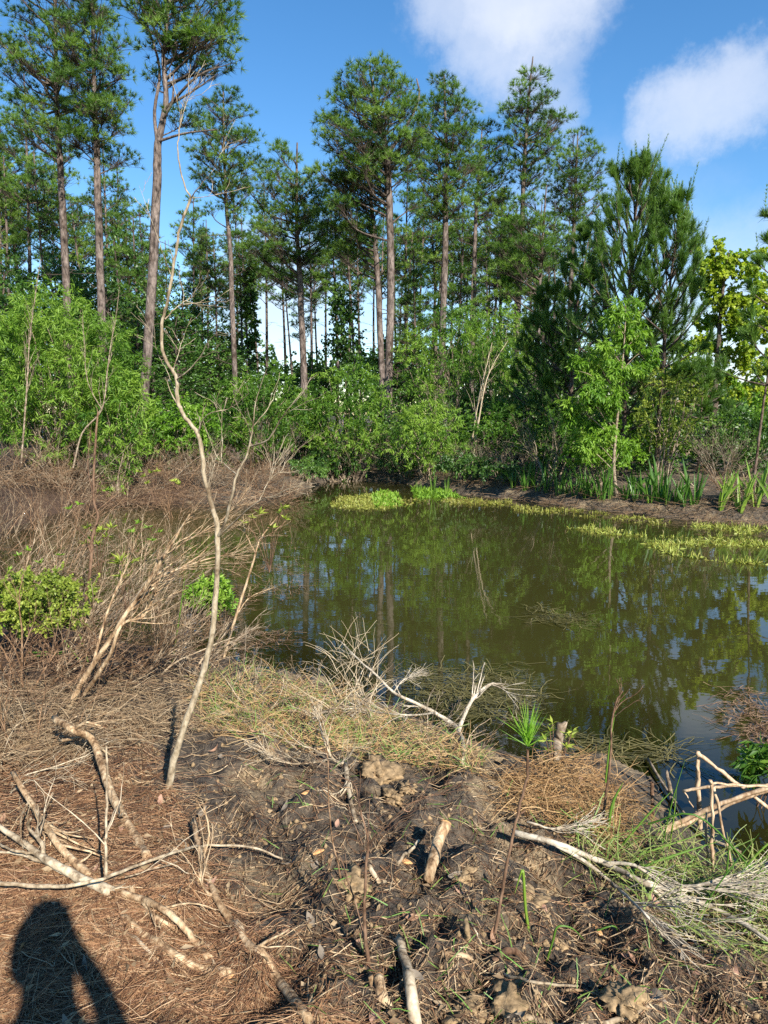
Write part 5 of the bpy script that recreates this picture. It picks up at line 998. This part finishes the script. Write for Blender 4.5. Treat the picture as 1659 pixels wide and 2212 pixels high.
# bent dry reeds
def reed(label, pts, w, base):
    Y = on_g(*base)[1]; P = smooth_path([at(q[0], q[1], Y+(q[2] if len(q) > 2 else 0)) for q in pts], 5); b = P[0].copy(); root = thing('dry_reed', b, label, 'reed')
    r = np.linspace(m_at(w, Y)/2, m_at(w*.7, Y)/2, len(P))*(1+.10*rng.normal(size=len(P))); P[1:-1] += .0025*rng.normal(size=(len(P)-2, 3)); V, Fc = tubes(P, r, 6, True); Acc().add((V, Fc), .6).obj('stalk', M['reed'], root, False, b)
reed('thick dry reed folded sharply, its tip falling to the right', [(1513, 1815), (1509, 1700), (1508, 1634), (1511, 1630), (1560, 1668, -.05), (1610, 1705, -.1), (1670, 1755, -.15)], 11, (1510, 1790)); reed('dry reed standing thin and bent, its top lying level', [(1540, 1880), (1538, 1780), (1536, 1694), (1540, 1692), (1600, 1696, .05), (1690, 1702, .1)], 8, (1540, 1900))
reed('dry reed leaning across behind the folded reeds, nearly level', [(1475, 1708, .1), (1530, 1700, .05), (1600, 1698, 0), (1690, 1692, -.05)], 8, (1540, 1870)); reed('broad dry reed lying low from the mud up to the right', [(1425, 1800, .1), (1480, 1770, .1), (1560, 1735, .05), (1690, 1690, 0)], 14, (1450, 1810))
reed('second broad dry reed lying close along the first low one', [(1440, 1795, 0), (1520, 1765, 0), (1600, 1728, -.05), (1700, 1700, -.1)], 9, (1460, 1810)); reed('narrow dry reed slanting down right from the level reeds', [(1542, 1700), (1556, 1770), (1580, 1870)], 7, (1580, 1880)); reed('narrow upright dry reed between the folded reed and slanting reed', [(1529, 1890), (1527, 1830), (1526, 1755)], 6, (1529, 1890)); reed('thin grey reed slanting from the folded reed into mud', [(1476, 1708), (1510, 1760), (1545, 1800)], 3, (1545, 1810))
# green blades by the bleached branch
def blades(label, specs):
    root = None
    for k, (pts, w, base) in enumerate(specs):
        Y = on_g(*base)[1]; P = smooth_path([at(q[0], q[1], Y+(q[2] if len(q) > 2 else 0)) for q in pts], 4)
        if root is None: b = P[0].copy(); root = thing('sedge_blades', b, label, 'plant')
        W = m_at(w, Y)*np.interp(np.linspace(0, 1, len(P)), [0, .6, 1], [1, .9, .15]); A = Acc(); V, Fc = tubes(P, W/2, 4); A.add((V, Fc), U(.3, .9)); A.obj('blade', M['iris'], root, False, b)
blades('bright upright green blades beside the dry weed stalk', [([(1310, 1820), (1322, 1740), (1346, 1690)], 9, (1310, 1820)), ([(1308, 1690), (1318, 1600), (1332, 1525)], 5, (1300, 1800)), ([(1340, 1830), (1400, 1760), (1455, 1705)], 6, (1340, 1830)), ([(1430, 1830), (1450, 1740), (1480, 1640)], 4, (1430, 1830)), ([(1445, 1835), (1455, 1770), (1462, 1700)], 4, (1445, 1835))])
blades('green blades bent flat across the large bleached branch', [([(1310, 1870), (1400, 1840), (1520, 1800)], 7, (1310, 1870)), ([(1340, 1890), (1450, 1850), (1560, 1815)], 7, (1340, 1890)), ([(1330, 1860), (1420, 1868), (1520, 1872)], 5, (1330, 1860)), ([(1400, 1780, .1), (1500, 1760), (1600, 1850), (1680, 1960)], 5, (1500, 1900)), ([(1560, 1960), (1570, 1880), (1578, 1790)], 6, (1560, 1960)), ([(1590, 1900), (1640, 1840), (1700, 1790)], 7, (1590, 1900)), ([(1290, 1820), (1250, 1780), (1200, 1750)], 5, (1290, 1820)), ([(1500, 1990), (1560, 1900), (1640, 1800)], 5, (1500, 1990)), ([(1420, 1900), (1480, 1960), (1540, 2050)], 5, (1420, 1930)), ([(1600, 2000), (1620, 1920), (1660, 1850)], 6, (1600, 2000))])
blades('folded single green blade standing in the mud below the bleached branch', [([(1142, 2012), (1135, 1960), (1130, 1885), (1124, 1890), (1112, 1930)], 8, (1142, 2012))]); blades('arched green blade looping over the mud under the bleached branch', [([(1180, 2080), (1195, 2030), (1205, 2002), (1235, 2005), (1262, 2030)], 6, (1180, 2080)), ([(1290, 2010), (1330, 2002), (1340, 2050)], 5, (1300, 2030))])
blades('bluish green stems crossing in the brush behind the bare sapling', [([(370, 1440), (385, 1350), (400, 1240)], 4, (370, 1440)), ([(60, 1410), (120, 1408), (180, 1404)], 5, (180, 1440)), ([(70, 1418), (130, 1412), (185, 1408)], 4, (180, 1440)), ([(190, 1430), (172, 1370), (158, 1305)], 4, (190, 1440)), ([(150, 1400), (140, 1385), (190, 1450)], 4, (190, 1460))])

# ------------------------------------------------------------------ litter
def strands(q, L, w, mat, name, label, t0, t1, lift=(.003, .03), flat=.12, up=0, cat='litter', n=5, curl=.12, water=True, drape=True):
    p = on_gv(q, water); m = len(p); p[:, 2] += U(lift[0], lift[1], m)
    a = U(0, 6.28, m); P = grow(p, np.stack([np.cos(a), np.sin(a), flat*rng.normal(size=m)+up], -1), L*U(.5, 1.2, m), n, curl, 0 if up == 0 else -.08)
    if drape: g = np.maximum(G(P[..., 0], P[..., 1]), 0)+.002; P[..., 2] = np.maximum(P[..., 2]*.35+(g+.012)*.65, g) if up == 0 else np.maximum(P[..., 2], g)
    A = Acc(); A.add(ribbons(P, (w*U(.7, 1.3, m))[:, None]*np.linspace(1, .5, n)[None], nz(np.array([0, -.6, .8])+.5*rng.normal(size=(m, 1, 3)))), np.repeat(np.clip(U(t0, t1, m), 0, 1), n*2))
    return stuff(A, name, mat, label, cat)
LEFT = [(-60, 1600), (300, 1560), (400, 1760), (480, 1930), (600, 2080), (760, 2260), (-60, 2260)]
ALL = [(-60, 1540), (430, 1520), (700, 1600), (1000, 1660), (1250, 1680), (1420, 1800), (1720, 1950), (1720, 2260), (-60, 2260)]
strands(rand_in(LEFT, 11000), .16, .0020, 'pine_straw', 'pine_straw', 'orange fallen pine needles carpeting the left of the near bank', .0, 1)
strands(rand_in(ALL, 1500), .13, .0018, 'pine_straw', 'scattered_pine_straw', 'scattered brown pine needles on the churned mud', .0, .7)
strands(rand_in(ALL, 2600), .08, .0022, 'straw', 'straw_litter', 'pale dry grass stems strewn over the near bank', .0, .6, (.003, .03))
BANK = [(420, 1470), (520, 1440), (620, 1470), (770, 1515), (950, 1590), (1060, 1635), (1040, 1680), (880, 1660), (720, 1630), (560, 1620), (430, 1570)]
strands(rand_in(BANK, 2300), .17, .0028, 'orange_straw', 'dead_grass', 'dry tan grass matted over the bank edge behind the bare sapling', .3, 1, (.003, .05), .3, .2, 'grass')
strands(rand_in(BANK, 900), .14, .0035, 'grass', 'green_grass', 'thin green grass growing through the dry bank grass', .4, 1, (.0, .03), .5, .8, 'grass')
strands(rand_in([(740, 1380), (800, 1400), (830, 1480), (800, 1560), (720, 1560), (690, 1480)], 120), .32, .0045, 'straw', 'straw_tuft', 'upright bleached straw tuft bending over the waterline', .6, 1, (0, .05), .4, 1.2, 'grass', 7, .1)
strands(rand_in([(1080, 1700), (1180, 1650), (1300, 1665), (1390, 1760), (1350, 1830), (1200, 1800), (1090, 1760)], 1500), .18, .0030, 'orange_straw', 'straw_mound', 'heap of orange-tan straw beside the pine seedling', .0, .8, (.005, .10), .3, .15, 'grass')
strands(rand_in([(1230, 1780), (1400, 1800), (1720, 1900), (1720, 2100), (1500, 2060), (1350, 1950), (1240, 1860)], 750), .2, .0045, 'grass', 'green_sedge', 'green and yellow sedge growing under the bleached branch', .1, .9, (0, .03), .5, .6, 'grass', 6, .12)
strands(rand_in([(560, 1650), (1000, 1680), (1400, 1800), (1700, 2000), (1700, 2260), (650, 2260)], 240), .09, .0032, 'grass', 'grass_shoots', 'scattered short green grass shoots in the mud', .6, 1, (0, .02), .5, .6, 'grass')
strands(rand_in([(-60, 1480), (430, 1470), (430, 1600), (-60, 1680)], 2600), .22, .003, 'straw', 'dead_grass_left', 'brown dead stems lying at the foot of the pale brush', .0, .7, (.003, .06), .25, .12, 'grass')
strands(rand_in([(690, 1010), (900, 1015), (1250, 1060), (1659, 1110), (1800, 1120), (1800, 1138), (1500, 1122), (1120, 1076), (900, 1046)], 1500), .5, .010, 'straw', 'far_bank_debris', 'brown dead stems and roots littering the far mud bank', .0, .35, (.01, .1), .2, .05, 'litter')
def twig_litter():
    A = Acc(); q = rand_in(ALL, 1700); p = on_gv(q); n = len(p); p[:, 2] += U(.003, .02, n); a = U(0, 6.28, n)
    P = grow(p, np.stack([np.cos(a), np.sin(a), .1*rng.normal(size=n)], -1), U(.04, .26, n), 5, .15, 0); g = np.maximum(G(P[..., 0], P[..., 1]), 0); P[..., 2] = np.maximum(.4*P[..., 2]+.6*(g+.006), g+.002)
    A.add(tubes(P, taper(n, 5, U(.0008, .0026, n), .6), 4), np.repeat(U(0, .8, n), 20)); stuff(A, 'twig_litter', 'dead_tan', 'small broken twigs strewn over mud and needles', 'litter')
    A = Acc(); q = rand_in([(480, 1640), (1100, 1660), (1450, 1850), (1700, 2000), (1700, 2260), (620, 2260), (430, 1900)], 4200); p = on_gv(q); n = len(p); a = U(0, 6.28, n)
    P = grow(p, np.stack([np.cos(a), np.sin(a), .5*rng.normal(size=n)+.3], -1), U(.02, .09, n), 4, .3, -.2); P[..., 2] = np.maximum(P[..., 2], np.maximum(G(P[..., 0], P[..., 1]), 0)+.001)
    A.add(tubes(P, taper(n, 4, U(.0008, .0018, n), .5), 3), np.repeat(U(0, .6, n), 12)); stuff(A, 'root_fibres', 'brown_stem', 'torn fine roots bristling from the churned mud', 'litter')
def leaf_litter():
    A = Acc(); q = np.vstack([rand_in(LEFT, 900), rand_in(ALL, 350)]); p = on_gv(q); n = len(p); p[:, 2] += U(.004, .02, n)
    A.add(leaf_quads(p, np.stack([rng.normal(size=n), rng.normal(size=n), .25*rng.normal(size=n)], -1), U(.015, .05, n), U(.008, .022, n), .8, .2), np.repeat(U(.0, .65, n), 4)); stuff(A, 'leaf_litter', 'straw', 'broken tan leaf flakes mixed into the needle litter', 'litter')
twig_litter(); leaf_litter()
def crumbs():
    A = Acc(); q = rand_in(ALL, 1500); p = on_gv(q); n = len(p); s = U(.004, .016, n); ico = np.array([[1, 0, 0], [-1, 0, 0], [0, 1, 0], [0, -1, 0], [0, 0, 1], [0, 0, -1.]])
    V = p[:, None]+ico[None]*s[:, None, None]*U(.5, 1.3, n, 6, 1); f = np.array([[0, 2, 4], [2, 1, 4], [1, 3, 4], [3, 0, 4], [2, 0, 5], [1, 2, 5], [3, 1, 5], [0, 3, 5]])
    A.add((V.reshape(-1, 3), (f[None]+np.arange(n)[:, None, None]*6).reshape(-1, 3)), .5); stuff(A, 'mud_crumbs', 'clay', 'small crumbs of clay scattered on the mud', 'soil')
crumbs()
# fallen leaves, chips, clods, scraps
def leaf_mesh(L, W, curl):
    t = np.linspace(0, 1, 7); w = W*np.sin(np.pi*np.clip(t, .02, .98))**.8; x = (t-.5)*L; z = curl*(t-.5)**2*L*2
    V = np.stack([np.stack([x, -w/2, z+.2*w], -1), np.stack([x, 0*w, z], -1), np.stack([x, w/2, z+.25*w], -1)], 1).reshape(-1, 3); i = np.arange(6)*3
    return raw_mesh('leaf', V, [np.concatenate([np.stack([i, i+1, i+4, i+3], -1), np.stack([i+1, i+2, i+5, i+4], -1)])], None, True)
LM = [leaf_mesh(.07, .028, .5), leaf_mesh(.055, .032, -.4), leaf_mesh(.085, .03, .8), leaf_mesh(.05, .022, .3)]
for i, (x, y) in enumerate(rand_in(ALL, 95)):
    g = on_g(x, y); k = i % 3; o = link('fallen_leaf', LM[i % 4].copy() if i < 12 else bpy.data.meshes[LMN[k][i % 4]], M[['dead_leaf', 'pink_leaf', 'grey_leaf'][k]])
    if i < 12:
        if i == 0: LMN = [[None]*4 for _ in range(3)]
        LMN[k][i % 4] = o.data.name
    o.location = (g[0], g[1], g[2]+.014); o.rotation_euler = (U(-.5, .5), U(-.5, .5), U(0, 6.28)); s = U(.6, 1.15); o.scale = (s, s, s)
    tag(o, ['curled brown dead leaf lying on the near bank litter', 'pinkish tan dead leaf lying on the near bank litter', 'weathered dull dead leaf lying on the near bank litter'][k], 'leaf', ['brown fallen leaves', 'pinkish fallen leaves', 'dull fallen leaves'][k])
def lump(name, label, cat, px, py, s, mat, sq=(1, 1, .7), rough=.25, sink=.3):
    import bmesh
    g = on_g(px, py); bm = bmesh.new(); bmesh.ops.create_icosphere(bm, subdivisions=4 if s > .04 else 2, radius=1)
    sd_ = rng.random()*50
    for v in bm.verts:
        c = v.co.copy(); f = 1+rough*(2*float(fbm(np.array(c.x*1.3+c.z+sd_), np.array(c.y*1.3-c.z*.7+sd_), 2.2, 6, 3))-1)*2; v.co = Vector((c.x*f*sq[0]*s, c.y*f*sq[1]*s, c.z*f*sq[2]*s))
    me = bpy.data.meshes.new(name); bm.to_mesh(me); bm.free(); me.polygons.foreach_set('use_smooth', np.ones(len(me.polygons), bool))
    o = link(name, me, M[mat]); o.location = (g[0], g[1], g[2]+s*sq[2]*(1-2*sink)*.5); o.rotation_euler = (0, 0, U(0, 6)); tag(o, label, cat); return o
for px, py, s, l in [(1112, 2155, .075, 'rounded tan clay clod at the edge of the lower mud'), (1010, 2185, .06, 'flat cracked tan clod below the straight mottled branch'), (765, 1905, .07, 'cracked tan clay lump beside the forked sprout'), (815, 1665, .11, 'broad tan clay slab under the flat pale stick'), (850, 1720, .06, 'tan clay lump on the rim of the mud hollow'),
                    (1180, 2045, .05, 'small tan clay lump near the arched green blade'), (1150, 1945, .06, 'dry clay patch under the pale poking stick'), (1350, 2160, .06, 'clay lump beneath the orange-brown stick'), (880, 1700, .05, 'small clay lump next to the hollow rim'), (1010, 1890, .06, 'grey-tan clay lump right of the broken stick')]:
    lump('clay_clod', l, 'clay', px, py, s, 'clay', (1, .8, .34), .55, .5)
for px, py, l, L in [(910, 1990, 'orange wood chip lying by the mottled straight branch', .05), (605, 1975, 'pale orange wood chip in the dark mud', .05), (930, 1832, 'split pinkish wood chip beside the broken stick', .05), (1290, 2010, 'brown bark chip near the arched green blade', .05), (660, 1715, 'slim wood chip on dark mud by the red stem', .06), (190, 1815, 'reddish bark chip among pine straw', .06), (690, 1840, 'orange splinter under the red stem', .05), (870, 1860, 'pinkish upright splinter of torn wood', .06)]:
    o = lump('wood_chip', l, 'wood chip', px, py, L, 'wood_cut', (.62, .2, .12), .15, .1)
M['plastic_blue'] = plain_mat('blue_plastic', (.10, .16, .55), .3, .5, .15, 20); M['plastic_white'] = plain_mat('white_plastic', (.62, .66, .72), .35, .5, .1, 20); M['plastic_black'] = plain_mat('black_plastic', (.012, .014, .014), .35, .5, .2, 20); M['bone'] = plain_mat('bleached_shell', (.60, .57, .52), .6, .3, .2, 30)
lump('plastic_scrap', 'crumpled bit of blue plastic on pine straw', 'litter', 304, 2066, .016, 'plastic_blue', (1, .6, .4), .4); lump('plastic_scrap', 'small clear white plastic scrap in the shadow of a person', 'litter', 56, 2110, .020, 'plastic_white', (1, .7, .4), .4)
lump('black_cap', 'small black lid lying among pine straw beside the fallen branches', 'litter', 366, 2104, .034, 'plastic_black', (1, 1, .35), .06); lump('white_fragment', 'bleached white wood fragment at the edge of the shadow', 'litter', 178, 2126, .045, 'bone', (1, .3, .2), .3)

# ------------------------------------------------------------------ the photographer, seen only as a shadow
def skinned(name, V, E, R, mat, parent=None, loc=(0, 0, 0), root_i=0):
    me = bpy.data.meshes.new(name); me.from_pydata(V, E, []); o = link(name, me, mat, parent, loc)
    md = o.modifiers.new('skin', 'SKIN'); md.use_smooth_shade = True
    for i, r in enumerate(R): me.skin_vertices[0].data[i].radius = (r, r)
    me.skin_vertices[0].data[root_i].use_root = True
    o.modifiers.new('subd', 'SUBSURF').render_levels = 2; return o
def person():
    M['skin'] = plain_mat('skin', (.50, .30, .21), .5, .3, .06, 8); M['shirt'] = plain_mat('shirt_cloth', (.10, .14, .22), .85, .2, .15, 200); M['trousers'] = plain_mat('trouser_cloth', (.09, .085, .08), .9, .2, .15, 200); M['hair'] = plain_mat('hair', (.03, .02, .015), .6, .3, .3, 60)
    hx, hy = .11, -.30; gz = float(G(hx, hy)); root = thing('person', (hx, hy, gz), 'person standing and holding a phone up in both hands, casting the foreground shadow', 'person')
    # local coordinates: x right, y forward, z up from the soles
    V = [(0, 0, .95), (0, 0, 1.15), (0, .01, 1.36), (0, .01, 1.47), (0, .03, 1.56), (0, .03, 1.66), (0, .02, 1.74)]; R = [.13, .125, .13, .055, .075, .092, .06]; E = [(0, 1), (1, 2), (2, 3), (3, 4), (4, 5), (5, 6)]
    def chain(start, pts):
        p = start
        for q, r in pts: V.append(q); R.append(r); E.append((p, len(V)-1)); p = len(V)-1
        return p
    for s in (-1, 1):
        chain(0, [((s*.10, 0, .88), .095), ((s*.11, .02, .50), .065), ((s*.12, -.02, .10), .045), ((s*.13, .10, .04), .04), ((s*.14, .17, .035), .03)])
        h = chain(2, [((s*.19, .0, 1.40), .062), ((s*.19, .10, 1.17), .048), ((s*.09-.04, .22, 1.40), .036), ((s*.05-.10, .26, 1.53), .028), ((s*.05-.11, .265, 1.58), .026)])
        for k, (dx, dz) in enumerate([(.01, .055), (-.012, .06), (-.03, .045), (-.035, .025)]):
            b = V[h]; chain(h, [((b[0]+s*dx*.3, b[1]+.015, b[2]+dz*.5), .0095), ((b[0]+s*dx, b[1]+.012-.01*k*0, b[2]+dz), .0085)])
        b = V[h]; chain(h, [((b[0]-s*.02, b[1]-.015, b[2]-.005), .011), ((b[0]-s*.04, b[1]-.012, b[2]+.015), .009)])
    skinned('body', V, E, R, M['skin'], root)
    Vs = [(0, 0, .92), (0, 0, 1.15), (0, .01, 1.36), (0, .01, 1.43)]; Es = [(0, 1), (1, 2), (2, 3)]; Rs = [.16, .15, .155, .075]
    for s in (-1, 1): n = len(Vs); Vs += [(s*.19, 0, 1.40), (s*.19, .10, 1.17)]; Es += [(2, n), (n, n+1)]; Rs += [.078, .066]
    skinned('shirt', Vs, Es, Rs, M['shirt'], root)
    Vt = [(0, 0, .98)]; Et = []; Rt = [.145]
    for s in (-1, 1): n = len(Vt); Vt += [(s*.10, 0, .86), (s*.11, .02, .50), (s*.12, -.02, .08)]; Et += [(0, n), (n, n+1), (n+1, n+2)]; Rt += [.11, .085, .07]
    skinned('trousers', Vt, Et, Rt, M['trousers'], root)
    skinned('hair', [(0, -.03, 1.60), (0, -.015, 1.70), (0, .03, 1.765), (0, .085, 1.74)], [(0, 1), (1, 2), (2, 3)], [.085, .098, .085, .05], M['hair'], root)
    for s in (-1, 1): skinned('shoe', [(s*.12, -.07, .05), (s*.13, .08, .045), (s*.14, .19, .035)], [(0, 1), (1, 2)], [.05, .05, .036], M['plastic_black'], root)
    ph = Acc(); w, h, d = .075, .155, .008; V8 = np.array([[x, y, z] for x in (-w/2, w/2) for y in (-d, 0) for z in (-h/2, h/2)])
    ph.add((V8, np.array([[0, 1, 3, 2], [4, 6, 7, 5], [0, 4, 5, 1], [2, 3, 7, 6], [0, 2, 6, 4], [1, 5, 7, 3]])), .5)
    o = ph.obj('phone', M['plastic_black']); o.location = (0, -.012, CAMZ); o.rotation_euler = (-PITCH, 0, 0); tag(o, 'black smartphone held up by the standing person', 'phone')
person()
